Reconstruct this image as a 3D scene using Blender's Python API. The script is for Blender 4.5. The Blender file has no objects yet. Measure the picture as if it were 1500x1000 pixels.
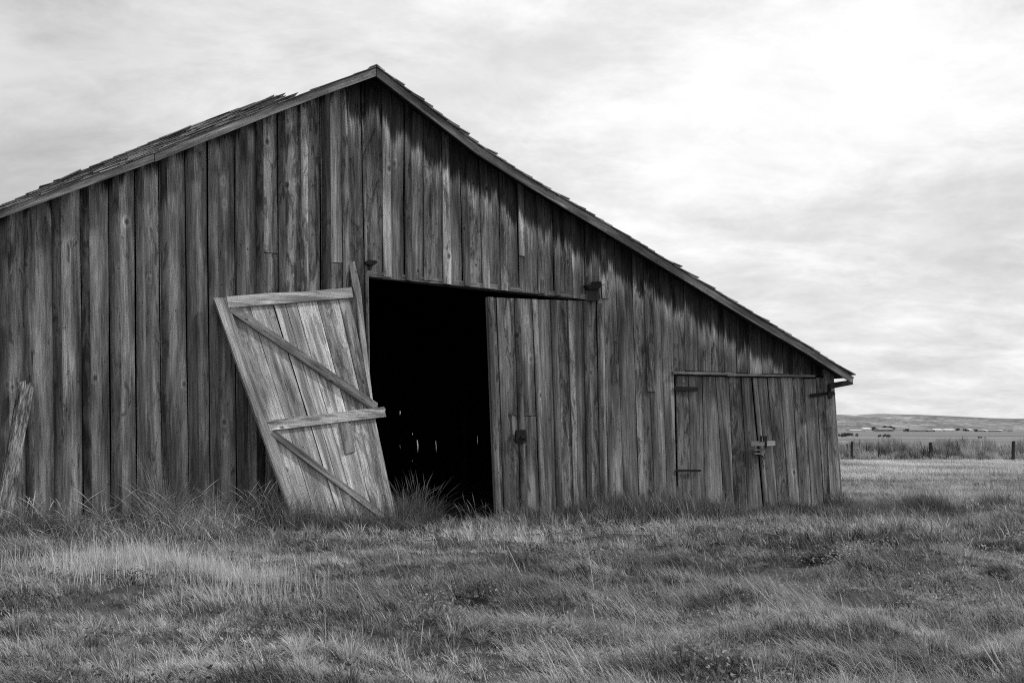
import bpy, math, random
import numpy as np
from mathutils import Vector
random.seed(7)
rng = np.random.default_rng(11)
SC = bpy.context.scene
COL = SC.collection
R = math.radians

# ------------------------------------------------------------------ camera
F = 1650.0            # focal length in photograph pixels (1500 wide)
HC = 1.5
PITCH = math.atan(130 / F)
cd = bpy.data.cameras.new('camera')
cam = bpy.data.objects.new('camera', cd)
COL.objects.link(cam)
cam.location = (0, 0, HC)
cam.rotation_euler = (math.pi / 2 + PITCH, 0, 0)
cd.sensor_width = 36
cd.lens = 36 * F / 1500
cd.clip_start = 0.1
cd.clip_end = 20000
SC.camera = cam

# ------------------------------------------------------------------ world, sun, exposure
SUN_AZ = R(5)        # from +X towards +Y
SUN_EL = R(44)
w = bpy.data.worlds.new('World')
SC.world = w
w.use_nodes = True
nt = w.node_tree
nt.nodes.clear()


class NG:
    """small node-graph helper"""
    def __init__(s, tree):
        s.t = tree

    def n(s, typ, **kw):
        nd = s.t.nodes.new(typ)
        for k, v in kw.items():
            setattr(nd, k, v)
        return nd

    def put(s, sock, v):
        if isinstance(v, bpy.types.NodeSocket):
            s.t.links.new(v, sock)
        elif v is not None:
            sock.default_value = v

    def m(s, op, a, b=None, c=None, clamp=False):
        nd = s.n('ShaderNodeMath', operation=op, use_clamp=clamp)
        s.put(nd.inputs[0], a)
        if b is not None:
            s.put(nd.inputs[1], b)
        if c is not None:
            s.put(nd.inputs[2], c)
        return nd.outputs[0]

    def vm(s, op, a, b=None):
        nd = s.n('ShaderNodeVectorMath', operation=op)
        s.put(nd.inputs[0], a)
        if b is not None:
            s.put(nd.inputs[1], b)
        return nd.outputs['Value'] if op in ('DOT_PRODUCT', 'LENGTH') else nd.outputs[0]

    def sep(s, v):
        nd = s.n('ShaderNodeSeparateXYZ')
        s.put(nd.inputs[0], v)
        return nd.outputs

    def comb(s, x, y, z=0.0):
        nd = s.n('ShaderNodeCombineXYZ')
        for i, v in enumerate((x, y, z)):
            s.put(nd.inputs[i], v)
        return nd.outputs[0]

    def noise(s, vec, scale=1.0, detail=4.0, rough=0.5, dist=0.0):
        nd = s.n('ShaderNodeTexNoise')
        s.put(nd.inputs['Vector'], vec)
        nd.inputs['Scale'].default_value = scale
        nd.inputs['Detail'].default_value = detail
        nd.inputs['Roughness'].default_value = rough
        nd.inputs['Distortion'].default_value = dist
        return nd.outputs[0]

    def ramp(s, v, a, b, lo=0.0, hi=1.0, smooth=True):
        nd = s.n('ShaderNodeMapRange')
        if smooth:
            nd.interpolation_type = 'SMOOTHSTEP'
        s.put(nd.inputs[0], v)
        for i, x in enumerate((a, b, lo, hi)):
            s.put(nd.inputs[i + 1], x)
        return nd.outputs[0]

    def attr(s, name):
        return s.n('ShaderNodeAttribute', attribute_name=name)

    def grey(s, v):
        nd = s.n('ShaderNodeCombineColor')
        for i in range(3):
            s.put(nd.inputs[i], v)
        return nd.outputs[0]


g = NG(nt)
tc = g.n('ShaderNodeTexCoord').outputs['Generated']
dx, dy, dz = g.sep(tc)
zz = g.m('ADD', g.m('MAXIMUM', dz, 0.0), 0.27)
px_ = g.m('DIVIDE', dx, zz)
py_ = g.m('DIVIDE', dy, zz)
pv = g.comb(px_, py_, 3.7)
n1 = g.noise(pv, 1.05, 10.0, 0.60, 0.25)
n2 = g.noise(g.comb(g.m('MULTIPLY', px_, 0.8), g.m('MULTIPLY', py_, 1.2), 9.1), 3.8, 11.0, 0.64, 0.35)
cl = g.m('ADD', g.m('MULTIPLY', n1, 0.55), g.m('MULTIPLY', n2, 0.45))
cloud = g.ramp(cl, 0.43, 0.61, 0.71, 0.94)
cloud = g.m('ADD', cloud, g.m('MULTIPLY', g.m('SUBTRACT', g.noise(g.comb(px_, py_, 17.0), 5.5, 9.0, 0.62, 0.4), 0.5), 0.42))
# glow of the veiled sun side and the greyer left of the sky
lobe = g.vm('DOT_PRODUCT', tc, (0.10, 0.92, 0.38))
cloud = g.m('ADD', cloud, g.ramp(lobe, 0.90, 0.995, 0.0, 0.07))
left = g.ramp(dx, -0.42, -0.02, 0.77, 1.0)
cloud = g.m('MULTIPLY', cloud, left)
sky = g.n('ShaderNodeTexSky', sky_type='NISHITA')
sky.sun_disc = False
sky.sun_elevation = SUN_EL
sky.sun_rotation = math.pi / 2 - SUN_AZ
bw = g.n('ShaderNodeRGBToBW')
g.put(bw.inputs[0], sky.outputs[0])
clear = g.m('MULTIPLY', bw.outputs[0], 0.10)
cover = g.ramp(cl, 0.25, 0.40, 0.8, 1.0)
mixv = g.m('ADD', g.m('MULTIPLY', cloud, cover), g.m('MULTIPLY', clear, g.m('SUBTRACT', 1.0, cover)))
bg = g.n('ShaderNodeBackground')
g.put(bg.inputs[0], g.grey(mixv))
bg.inputs[1].default_value = 1.0
out = g.n('ShaderNodeOutputWorld')
nt.links.new(bg.outputs[0], out.inputs[0])

sd = bpy.data.lights.new('sun', 'SUN')
sd.energy = 2.6
sd.angle = R(3)
sd.color = (1, 1, 1)
sun = bpy.data.objects.new('sun', sd)
COL.objects.link(sun)
sv = Vector((math.cos(SUN_AZ) * math.cos(SUN_EL), math.sin(SUN_AZ) * math.cos(SUN_EL), math.sin(SUN_EL)))
sun.rotation_euler = sv.to_track_quat('Z', 'Y').to_euler()
sun.location = (20, 5, 30)

SC.view_settings.view_transform = 'Standard'
SC.view_settings.look = 'None'
SC.view_settings.exposure = 0.0
SC.view_settings.gamma = 1.0
SC.view_settings.use_curve_mapping = False
SC.cycles.use_denoising = False
SC.cycles.pixel_filter_type = 'BLACKMAN_HARRIS'
SC.cycles.filter_width = 1.1
SC.cycles.sample_clamp_indirect = 3.0
SC.cycles.max_bounces = 6
SC.cycles.diffuse_bounces = 3

# ------------------------------------------------------------------ pixel -> world maths (real depth in every case)
CP, SP = math.cos(PITCH), math.sin(PITCH)


def ray(px, py):
    a, b = (px - 750) / F, (500 - py) / F
    return Vector((a, CP - b * SP, SP + b * CP))


def ground_pt(px, py, z=0.0):
    d = ray(px, py)
    t = (z - HC) / d.z
    return Vector((d.x * t, d.y * t, z))


def at_depth(px, py, Y):
    d = ray(px, py)
    t = Y / d.y
    return Vector((d.x * t, Y, HC + d.z * t))


TH = math.atan2(6.0, 13.33)
O = ground_pt(1232, 745)
DU = Vector((math.cos(TH), math.sin(TH), 0))
DN = Vector((math.sin(TH), -math.cos(TH), 0))      # outward, towards the viewer


def wall_uz(px, py, off=0.0):
    """point of the plane `off` metres in front of the gable wall seen at (px, py) -> (u, z)"""
    d = ray(px, py)
    c = Vector((0, 0, HC))
    t = ((O - c).dot(DN) + off) / d.dot(DN)
    p = c + d * t
    return (p - O).dot(DU), p.z


def loc(u, w_, z):
    """barn-local coordinates: x along the wall, y into the barn, z up"""
    return Vector((u, -w_, z))


def uw_of(X, Y):
    """numpy world XY -> barn (u, w)"""
    return (X - O.x) * DU.x + (Y - O.y) * DU.y, (X - O.x) * DN.x + (Y - O.y) * DN.y


# ------------------------------------------------------------------ noise for shaping
def _hash(ix, iy, seed):
    n = (ix * 374761393 + iy * 668265263 + seed * 974711) & 0x7fffffff
    n = ((n ^ (n >> 13)) * 1274126177) & 0x7fffffff
    return ((n ^ (n >> 16)) & 0xffff) / 65535.0


def vnoise(x, y, seed=0):
    x = np.asarray(x, dtype=np.float64); y = np.asarray(y, dtype=np.float64)
    ix = np.floor(x).astype(np.int64); iy = np.floor(y).astype(np.int64)
    fx = x - ix; fy = y - iy
    fx = fx * fx * (3 - 2 * fx); fy = fy * fy * (3 - 2 * fy)
    a = _hash(ix, iy, seed); b = _hash(ix + 1, iy, seed)
    c = _hash(ix, iy + 1, seed); d = _hash(ix + 1, iy + 1, seed)
    return (a * (1 - fx) + b * fx) * (1 - fy) + (c * (1 - fx) + d * fx) * fy


def fbm(x, y, seed=0, o=4):
    s = 0; a = 0.5; t = 0
    for k in range(o):
        s = s + a * vnoise(x * 2 ** k, y * 2 ** k, seed + k * 17); t += a; a *= 0.5
    return s / t


# ------------------------------------------------------------------ objects helpers
def tag(o, label=None, cat=None, group=None, kind=None):
    if label: o['label'] = label
    if cat: o['category'] = cat
    if group: o['group'] = group
    if kind: o['kind'] = kind
    return o


def empty(name, l=(0, 0, 0), rz=0.0, parent=None):
    o = bpy.data.objects.new(name, None)
    o.empty_display_size = 0.3
    COL.objects.link(o)
    o.location = l
    o.rotation_euler = (0, 0, rz)
    if parent: o.parent = parent
    return o


class MB:
    """collects planks, beams and prisms into one mesh with grain coordinates"""
    def __init__(s):
        s.v = []; s.f = []; s.g = []; s.t = []; s.e = []

    def add(s, v, f, gr, tint, eave=None):
        b = len(s.v)
        s.v += [tuple(x) for x in v]
        s.f += [tuple(b + i for i in q) for q in f]
        s.g += [tuple(x) for x in gr]
        s.t += [tint] * len(v)
        s.e += eave if eave is not None else [9.0] * len(v)

    def beam(s, p0, p1, side, up, wd, th, tint=None, seg=6, warp=0.0, taper=1.0, rag=0.0):
        """board from p0 to p1; `side` and `up` unit vectors across it; wd, th full sizes"""
        p0, p1, side, up = Vector(p0), Vector(p1), Vector(side), Vector(up)
        tint = random.random() if tint is None else tint
        L = (p1 - p0).length
        ou, ov = random.random() * 40, random.random() * 40
        V = []; G = []
        for i in range(seg + 1):
            t = i / seg
            c = p0.lerp(p1, t)
            k = 1 + (taper - 1) * t
            jw = up * random.uniform(-warp, warp) + side * random.uniform(-warp, warp)
            e = (p1 - p0).normalized() * (random.uniform(-rag, rag) if i in (0, seg) else 0)
            for (a, b) in ((-.5, -.5), (.5, -.5), (.5, .5), (-.5, .5)):
                V.append(c + jw + e + side * (wd * k * a + random.uniform(-rag, rag) * .3) + up * (th * k * b))
                G.append((ou + wd * a + (0.37 if b > 0 else 0) + th * b, ov + L * t, 0))
        Fc = []
        for i in range(seg):
            for k in range(4):
                a = i * 4 + k; b = i * 4 + (k + 1) % 4
                Fc.append((a, b, b + 4, a + 4))
        Fc.append((3, 2, 1, 0)); n = seg * 4
        Fc.append((n, n + 1, n + 2, n + 3))
        s.add(V, Fc, G, tint)

    def prism(s, pts, ext, tint=None, axis=None):
        """closed polygon pts (3-D) extruded by the vector ext"""
        tint = random.random() if tint is None else tint
        pts = [Vector(p) for p in pts]; ext = Vector(ext)
        n = len(pts)
        ax = Vector(axis).normalized() if axis else (pts[1] - pts[0]).normalized()
        cr = ax.cross(ext).normalized()
        ou, ov = random.random() * 40, random.random() * 40
        V = pts + [p + ext for p in pts]
        G = [(ou + p.dot(cr) + (0.2 if i >= n else 0), ov + p.dot(ax), 0) for i, p in enumerate(V)]
        Fc = [tuple(range(n))[::-1], tuple(range(n, 2 * n))]
        Fc += [(i, (i + 1) % n, n + (i + 1) % n, n + i) for i in range(n)]
        s.add(V, Fc, G, tint)

    def board(s, uL, uR, zb, zt, w0, th, tint=None, nz=14, jit=0.004, warp=0.006, ragb=0.02, eavef=None, cup=None):
        """vertical wall plank between seam lines uL(z), uR(z), from zb(u) to zt(u); front face at w0"""
        tint = random.random() if tint is None else tint
        ou, ov = random.random() * 40, random.random() * 40
        ph = random.random() * 6; am = random.uniform(-1, 1) * warp
        rb = random.uniform(-ragb, ragb)
        cols = []
        for k, fu in enumerate((0.0, 0.12, 0.5, 0.88, 1.0)):
            def uz(z, fu=fu):
                a, b = uL(z), uR(z)
                return a + (b - a) * fu
            z1 = zt(uz(3.0)); z1 = zt(uz(z1)); z1 = zt(uz(z1))
            z0 = zb(uz(0.5)); z0 = zb(uz(z0))
            z0 += rb
            cols.append((uz, z0, z1))
        V = []; G = []; E = []
        def wavy():
            a, b, f1, f2 = random.random() * 6, random.random() * 6, random.uniform(2, 4), random.uniform(5, 9)
            return [jit * (1.1 * math.sin(a + f1 * q / nz) + .7 * math.sin(b + f2 * q / nz) + random.uniform(-.4, .4)) for q in range(nz + 1)]
        j0 = wavy(); j1 = wavy()
        cup = random.uniform(.0, .016) if cup is None else cup
        for layer in (0, 1):
            for i in range(nz + 1):
                t = i / nz
                for k, (uz, z0, z1) in enumerate(cols):
                    z = z0 + (z1 - z0) * t
                    u = uz(z)
                    if k == 0: u += j0[i]
                    if k == 4: u += j1[i]
                    ww = w0 + am * math.sin(ph + t * 4.0) + cup * (0, .55, 1, .55, 0)[k] - layer * th
                    V.append(loc(u, ww, z))
                    G.append((ou + u - uL(z) + layer * .3, ov + z, 0))
                    E.append((eavef(u) - z) if eavef else 9.0)
        N = (nz + 1) * 5
        Fc = []
        for i in range(nz):
            for k in range(4):
                a = i * 5 + k
                Fc.append((a, a + 1, a + 6, a + 5))
                Fc.append((N + a + 5, N + a + 6, N + a + 1, N + a))
            a = i * 5
            Fc.append((a, a + 5, N + a + 5, N + a))
            a = i * 5 + 4
            Fc.append((a, N + a, N + a + 5, a + 5))
        for k in range(4):
            Fc.append((k + 1, k, N + k, N + k + 1))
            a = nz * 5 + k
            Fc.append((a, a + 1, N + a + 1, N + a))
        s.add(V, Fc, G, tint, E)

    def build(s, name, mat, parent=None, smooth=False):
        me = bpy.data.meshes.new(name)
        me.from_pydata(s.v, [], s.f)
        a = me.attributes.new('grain', 'FLOAT_VECTOR', 'POINT')
        a.data.foreach_set('vector', np.array(s.g, dtype=np.float32).ravel())
        a = me.attributes.new('tint', 'FLOAT', 'POINT')
        a.data.foreach_set('value', np.array(s.t, dtype=np.float32))
        a = me.attributes.new('eave', 'FLOAT', 'POINT')
        a.data.foreach_set('value', np.array(s.e, dtype=np.float32))
        me.materials.append(mat)
        if smooth:
            me.shade_smooth()
            me.set_sharp_from_angle(angle=R(35))
        o = bpy.data.objects.new(name, me)
        COL.objects.link(o)
        if parent: o.parent = parent
        return o


# ------------------------------------------------------------------ materials
def new_mat(name):
    m = bpy.data.materials.new(name)
    m.use_nodes = True
    m.node_tree.nodes.clear()
    return m, NG(m.node_tree)


def finish(m, g, col, rough=0.85, bump=None, bstr=0.3, bdist=0.01, spec=0.2):
    bs = g.n('ShaderNodeBsdfPrincipled')
    g.put(bs.inputs['Base Color'], g.grey(col))
    g.put(bs.inputs['Roughness'], rough)
    bs.inputs['Specular IOR Level'].default_value = spec
    if bump is not None:
        b = g.n('ShaderNodeBump')
        b.inputs['Strength'].default_value = bstr
        b.inputs['Distance'].default_value = bdist
        g.put(b.inputs['Height'], bump)
        g.put(bs.inputs['Normal'], b.outputs[0])
    o = g.n('ShaderNodeOutputMaterial')
    g.t.links.new(bs.outputs[0], o.inputs[0])
    return m


def wood(name, lo, hi, stains=0.7, eave=0.0, saw=0.6, fine=1.0, moss=0.0):
    m, g = new_mat(name)
    gr = g.attr('grain').outputs['Vector']
    tint = g.attr('tint').outputs['Fac']
    wn = g.n('ShaderNodeTexWhiteNoise', noise_dimensions='1D')
    g.put(wn.inputs['W'], g.m('MULTIPLY', tint, 917.0))
    rnd = wn.outputs['Value']
    rnd2 = g.sep(wn.outputs['Color'])[1]
    x, y, _ = g.sep(gr)
    # wavy grain: bend the cross coordinate
    bend = g.noise(g.comb(g.m('MULTIPLY', x, 2.5), g.m('MULTIPLY', y, 0.9), 1.3), 1.0, 2.0)
    xb = g.m('ADD', x, g.m('MULTIPLY', bend, 0.07))
    fine_n = g.noise(g.comb(g.m('MULTIPLY', xb, 130.0), g.m('MULTIPLY', y, 3.0), 0.0), 1.0, 5.0, 0.65)
    mid_n = g.noise(g.comb(g.m('MULTIPLY', xb, 26.0), g.m('MULTIPLY', y, 0.8), 4.0), 1.0, 5.0, 0.6)
    blot = g.noise(g.comb(g.m('MULTIPLY', x, 9.0), g.m('MULTIPLY', y, 2.0), 7.0), 1.0, 9.0, 0.72, 0.9)
    speck = g.noise(g.comb(g.m('MULTIPLY', x, 90.0), g.m('MULTIPLY', y, 55.0), 2.0), 1.0, 3.0, 0.7)
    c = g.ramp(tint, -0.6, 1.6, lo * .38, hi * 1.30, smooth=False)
    c = g.m('MULTIPLY', c, g.ramp(fine_n, 0.30, 0.70, 0.60, 1.36))
    c = g.m('MULTIPLY', c, g.ramp(mid_n, 0.25, 0.75, 0.62, 1.40))
    c = g.m('MULTIPLY', c, g.ramp(speck, 0.32, 0.68, 0.62, 1.34))
    c = g.m('MULTIPLY', c, g.ramp(g.m('ADD', blot, g.ramp(rnd, 0.0, 1.0, -0.06, 0.09)), 0.38, 0.47, 1.0 - stains, 1.0))
    # broad weathered patches, darker heartwood running up the middle of some boards
    pat = g.noise(g.comb(g.m('MULTIPLY', x, 5.0), g.m('MULTIPLY', y, 0.45), 41.0), 1.0, 4.0, 0.6, 0.4)
    c = g.m('MULTIPLY', c, g.ramp(pat, 0.36, 0.64, 0.55, 1.55))
    c = g.m('MULTIPLY', c, g.ramp(blot, 0.56, 0.72, 1.0, 1.45))
    c = g.m('MULTIPLY', c, g.ramp(rnd2, 0.0, 1.0, 0.78, 1.28, smooth=False))
    # knots
    vo = g.n('ShaderNodeTexVoronoi', feature='F1')
    vo.inputs['Scale'].default_value = 1.0
    vo.inputs['Randomness'].default_value = 1.0
    kn = g.noise(gr, 30.0, 2.0)
    kx = g.m('ADD', g.m('MULTIPLY', x, 3.6), g.m('MULTIPLY', kn, 0.03))
    g.put(vo.inputs['Vector'], g.comb(kx, g.m('MULTIPLY', y, 2.2), 0.5))
    cellr = g.sep(vo.outputs['Color'])[0]
    rad = g.ramp(cellr, 0.15, 1.0, 0.0, 0.12, smooth=False)
    dk = vo.outputs['Distance']
    knot = g.ramp(dk, g.m('MULTIPLY', rad, 0.6), g.m('ADD', rad, 0.02), 0.35, 1.0)
    c = g.m('MULTIPLY', c, knot)
    ring = g.m('MULTIPLY', g.ramp(dk, g.m('ADD', rad, 0.02), g.m('ADD', rad, 0.05), 0.0, 1.0), g.ramp(dk, g.m('ADD', rad, 0.06), g.m('ADD', rad, 0.16), 1.0, 0.0))
    c = g.m('MULTIPLY', c, g.m('ADD', 1.0, g.m('MULTIPLY', g.m('MULTIPLY', ring, g.ramp(cellr, 0.3, 0.9)), 0.35)))
    v2 = g.n('ShaderNodeTexVoronoi', feature='F1')
    v2.inputs['Scale'].default_value = 1.0
    g.put(v2.inputs['Vector'], g.comb(g.m('MULTIPLY', x, 8.0), g.m('MULTIPLY', y, 6.0), 2.5))
    c2 = g.sep(v2.outputs['Color'])[0]
    r2 = g.ramp(c2, 0.35, 1.0, 0.0, 0.10, smooth=False)
    c = g.m('MULTIPLY', c, g.ramp(v2.outputs['Distance'], g.m('MULTIPLY', r2, 0.7), g.m('ADD', r2, 0.01), 0.25, 1.0))
    if saw > 0:
        wv = g.n('ShaderNodeTexWave', wave_type='BANDS', bands_direction='DIAGONAL')
        wv.inputs['Scale'].default_value = 1.0
        wv.inputs['Distortion'].default_value = 1.5
        wv.inputs['Detail'].default_value = 2.0
        g.put(wv.inputs['Vector'], g.comb(g.m('MULTIPLY', x, -14.0), g.m('MULTIPLY', y, 26.0), 0.0))
        msk = g.m('MULTIPLY', g.ramp(g.noise(g.comb(g.m('MULTIPLY', x, 3.0), g.m('MULTIPLY', y, 0.7), 11.0), 1.0, 3.0), 0.46, 0.56), saw)
        sw = g.ramp(wv.outputs[1], 0.25, 0.75, 0.60, 1.25)
        c = g.m('MULTIPLY', c, g.m('ADD', g.m('MULTIPLY', sw, msk), g.m('SUBTRACT', 1.0, msk)))
    # dark cracks along the grain
    cr = g.noise(g.comb(g.m('MULTIPLY', xb, 40.0), g.m('MULTIPLY', y, 0.9), 21.0), 1.0, 2.0, 0.5)
    crack = g.ramp(g.m('ABSOLUTE', g.m('SUBTRACT', cr, 0.5)), 0.0, 0.012, 0.0, 1.0)
    crm = g.ramp(g.noise(g.comb(g.m('MULTIPLY', x, 7.0), g.m('MULTIPLY', y, 1.5), 31.0), 1.0, 2.0), 0.52, 0.6)
    crk = g.m('SUBTRACT', 1.0, g.m('MULTIPLY', g.m('SUBTRACT', 1.0, crack), crm))
    c = g.m('MULTIPLY', c, g.ramp(crk, 0.0, 1.0, 0.30, 1.0))
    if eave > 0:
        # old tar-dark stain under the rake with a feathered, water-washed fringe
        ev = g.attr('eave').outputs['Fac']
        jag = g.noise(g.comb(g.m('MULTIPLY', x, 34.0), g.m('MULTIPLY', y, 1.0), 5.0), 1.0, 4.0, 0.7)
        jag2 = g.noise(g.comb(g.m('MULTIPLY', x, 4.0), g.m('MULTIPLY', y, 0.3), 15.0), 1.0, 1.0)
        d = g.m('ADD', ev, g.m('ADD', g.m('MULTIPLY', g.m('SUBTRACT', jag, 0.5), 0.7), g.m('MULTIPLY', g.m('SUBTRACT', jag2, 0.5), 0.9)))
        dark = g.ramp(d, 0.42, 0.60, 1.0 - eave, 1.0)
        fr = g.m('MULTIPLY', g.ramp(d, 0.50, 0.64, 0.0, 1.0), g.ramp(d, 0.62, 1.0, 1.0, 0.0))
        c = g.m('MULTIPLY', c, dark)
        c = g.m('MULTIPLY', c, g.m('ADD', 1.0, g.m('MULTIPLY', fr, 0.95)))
    h = g.m('ADD', g.m('ADD', g.m('MULTIPLY', fine_n, 0.5), g.m('MULTIPLY', speck, 0.4)), g.m('ADD', g.m('MULTIPLY', mid_n, 0.8), g.m('MULTIPLY', crk, 0.6)))
    return finish(m, g, c, 0.9, h, 0.7, 0.006, 0.15)


def simple_mat(name, val, var=0.4, scale=8.0, rough=0.8, bstr=0.3, bd=0.01, spec=0.2):
    m, g = new_mat(name)
    p = g.n('ShaderNodeNewGeometry').outputs['Position']
    n = g.noise(p, scale, 6.0, 0.65)
    c = g.ramp(n, 0.3, 0.7, val * (1 - var), val * (1 + var))
    return finish(m, g, c, rough, n, bstr, bd, spec)


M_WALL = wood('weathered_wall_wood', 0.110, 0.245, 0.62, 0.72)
M_DOORW = wood('weathered_door_wood', 0.11, 0.22, 0.6, 0.0)
M_PALE = wood('bleached_door_wood', 0.25, 0.37, 0.5, 0.0, 0.2)
M_BRACE = wood('grey_brace_wood', 0.15, 0.20, 0.4, 0.0, 0.1)
M_RAKE = wood('rake_wood', 0.14, 0.21, 0.3, 0.0, 0.0)
M_SHING = wood('shingle_wood', 0.05, 0.42, 0.5, 0.0, 0.0)
M_LOG = wood('split_log_wood', 0.09, 0.15, 0.8, 0.0, 0.0)
M_POST = wood('fence_post_wood', 0.03, 0.055, 0.5, 0.0, 0.0)


def bark():
    m, g = new_mat('fissured_log_wood')
    gr = g.attr('grain').outputs['Vector']
    x, y, _ = g.sep(gr)
    a = g.noise(g.comb(g.m('MULTIPLY', x, 75.0), g.m('MULTIPLY', y, 6.0), 0.0), 1.0, 7.0, 0.72, 0.3)
    b = g.noise(g.comb(g.m('MULTIPLY', x, 8.0), g.m('MULTIPLY', y, 1.6), 9.0), 1.0, 4.0, 0.6)
    c = g.m('MULTIPLY', g.ramp(a, 0.38, 0.62, 0.02, 0.48), g.ramp(b, 0.35, 0.6, 0.35, 1.2))
    return finish(m, g, c, 0.95, g.m('ADD', a, b), 1.0, 0.03, 0.05)


M_BARK = bark()
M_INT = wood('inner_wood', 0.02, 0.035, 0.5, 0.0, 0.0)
M_IRON = simple_mat('rusty_iron', 0.018, 0.5, 60.0, 0.8, 0.4, 0.002, 0.15)
M_PALEIRON = simple_mat('worn_bar', 0.16, 0.3, 60.0, 0.6, 0.3, 0.002, 0.3)


def ground_material():
    m, g = new_mat('field_soil_and_turf')
    p = g.n('ShaderNodeNewGeometry').outputs['Position']
    x, y, z = g.sep(p)
    dist = g.m('SQRT', g.m('ADD', g.m('MULTIPLY', x, x), g.m('MULTIPLY', y, y)))
    near = g.noise(p, 14.0, 6.0, 0.7)
    tuf = g.noise(g.comb(x, g.m('MULTIPLY', y, 0.5)), 1.2, 7.0, 0.72)
    big = g.noise(g.comb(g.m('MULTIPLY', x, 0.25), y), 0.05, 6.0, 0.62)
    huge = g.noise(g.comb(g.m('MULTIPLY', x, 0.35), y), 0.006, 5.0, 0.6)
    a = g.m('MULTIPLY', g.ramp(near, 0.3, 0.7, 0.05, 0.11), g.ramp(tuf, 0.3, 0.7, 0.7, 1.2))
    b = g.m('MULTIPLY', g.ramp(big, 0.32, 0.68, 0.13, 0.30), g.ramp(tuf, 0.28, 0.72, 0.6, 1.35))
    b = g.m('MULTIPLY', b, g.ramp(huge, 0.35, 0.65, 0.75, 1.2))
    far = g.ramp(dist, 20.0, 42.0)
    c = g.m('ADD', g.m('MULTIPLY', a, g.m('SUBTRACT', 1.0, far)), g.m('MULTIPLY', b, far))
    return finish(m, g, c, 0.95, g.m('ADD', near, tuf), 0.6, 0.05, 0.05)


def hill_material():
    m, g = new_mat('dry_hazed_hillside')
    p = g.n('ShaderNodeNewGeometry').outputs['Position']
    x, y, z = g.sep(p)
    v = g.comb(g.m('MULTIPLY', x, 1.0), g.m('MULTIPLY', y, 0.25), g.m('MULTIPLY', z, 9.0))
    n1_ = g.noise(v, 0.0045, 7.0, 0.65, 0.4)
    n2_ = g.noise(v, 0.03, 5.0, 0.7)
    c = g.ramp(n1_, 0.44, 0.60, 0.20, 0.30)  # dry-grass tone lightened: slight distance haze is put into this colour
    c = g.m('ADD', c, g.m('MULTIPLY', g.ramp(n1_, 0.60, 0.635), g.ramp(z, 28.0, 60.0, 0.06, 0.26)))
    n3_ = g.noise(g.comb(x, g.m('MULTIPLY', y, 0.25), g.m('MULTIPLY', z, 4.0)), 0.09, 4.0, 0.7)
    c = g.m('MULTIPLY', c, g.ramp(n2_, 0.3, 0.7, 0.62, 1.3))
    c = g.m('MULTIPLY', c, g.ramp(n3_, 0.3, 0.7, 0.7, 1.25))
    return finish(m, g, c, 0.95, None, spec=0.0)


def blade_material(name, lo, hi, trans=0.35, spec=0.25):
    m, g = new_mat(name)
    t = g.attr('tint').outputs['Fac']
    c = g.grey(g.ramp(t, 0.0, 1.0, lo, hi, smooth=False))
    bs = g.n('ShaderNodeBsdfPrincipled')
    g.put(bs.inputs['Base Color'], c)
    bs.inputs['Roughness'].default_value = 0.55
    bs.inputs['Specular IOR Level'].default_value = spec
    tr = g.n('ShaderNodeBsdfTranslucent')
    g.put(tr.inputs[0], c)
    mx = g.n('ShaderNodeMixShader')
    mx.inputs[0].default_value = trans
    g.t.links.new(bs.outputs[0], mx.inputs[1]); g.t.links.new(tr.outputs[0], mx.inputs[2])
    o = g.n('ShaderNodeOutputMaterial')
    g.t.links.new(mx.outputs[0], o.inputs[0])
    return m


M_GROUND = ground_material()
M_HILL = hill_material()
M_BLADE = blade_material('meadow_grass_blades', 0.02, 0.80)


# ------------------------------------------------------------------ terrain
def terrain(x, y):
    x = np.asarray(x, dtype=float); y = np.asarray(y, dtype=float)
    d = np.sqrt(x * x + y * y)
    fade = np.clip((60 - d) / 30, 0, 1)
    h = (fbm(x * 0.45 + 3, y * 0.8 + 9, 5, 3) - 0.5) * 0.36
    h += (fbm(x * 1.5, y * 2.3, 21, 3) - 0.5) * 0.30
    u, w_ = uw_of(x, y)
    nearwall = np.clip((w_ - 0.0) / 2.0, 0.12, 1)      # flat at the foot of the wall
    inside = (w_ < 0)
    k = np.where(inside, 0.12, nearwall)
    far = (fbm(x * 0.02, y * 0.02, 31, 3) - 0.5) * 0.5 * np.clip((d - 60) / 100, 0, 1)
    return h * fade * k + far * np.clip((900 - d) / 500, 0, 1)


def axis(lo, hi, step, far_lo, far_hi, gr=1.13):
    a = list(np.arange(lo, hi + 1e-6, step))
    s = step
    while a[-1] < far_hi:
        s *= gr; a.append(a[-1] + s)
    s = step
    while a[0] > far_lo:
        s *= gr; a.insert(0, a[0] - s)
    return np.array(a)


def grid_mesh(name, X, Y, Z, mat):
    ny, nx = X.shape
    me = bpy.data.meshes.new(name)
    me.vertices.add(nx * ny)
    me.vertices.foreach_set('co', np.stack([X, Y, Z], -1).astype(np.float32).ravel())
    i = np.arange(nx * ny).reshape(ny, nx)
    q = np.stack([i[:-1, :-1], i[:-1, 1:], i[1:, 1:], i[1:, :-1]], -1).reshape(-1, 4)
    me.loops.add(q.size)
    me.loops.foreach_set('vertex_index', q.astype(np.int32).ravel())
    me.polygons.add(len(q))
    me.polygons.foreach_set('loop_start', (np.arange(len(q)) * 4).astype(np.int32))
    me.update(calc_edges=True)
    me.shade_smooth()
    me.materials.append(mat)
    o = bpy.data.objects.new(name, me)
    COL.objects.link(o)
    return o


gx = axis(-14, 18, 0.14, -9000, 9000)
gy = axis(3, 34, 0.14, -300, 6500)
X, Y = np.meshgrid(gx, gy)
go = grid_mesh('ground', X, Y, terrain(X, Y), M_GROUND)
tag(go, 'rough grassy field running to the horizon', None, kind='structure')

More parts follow.
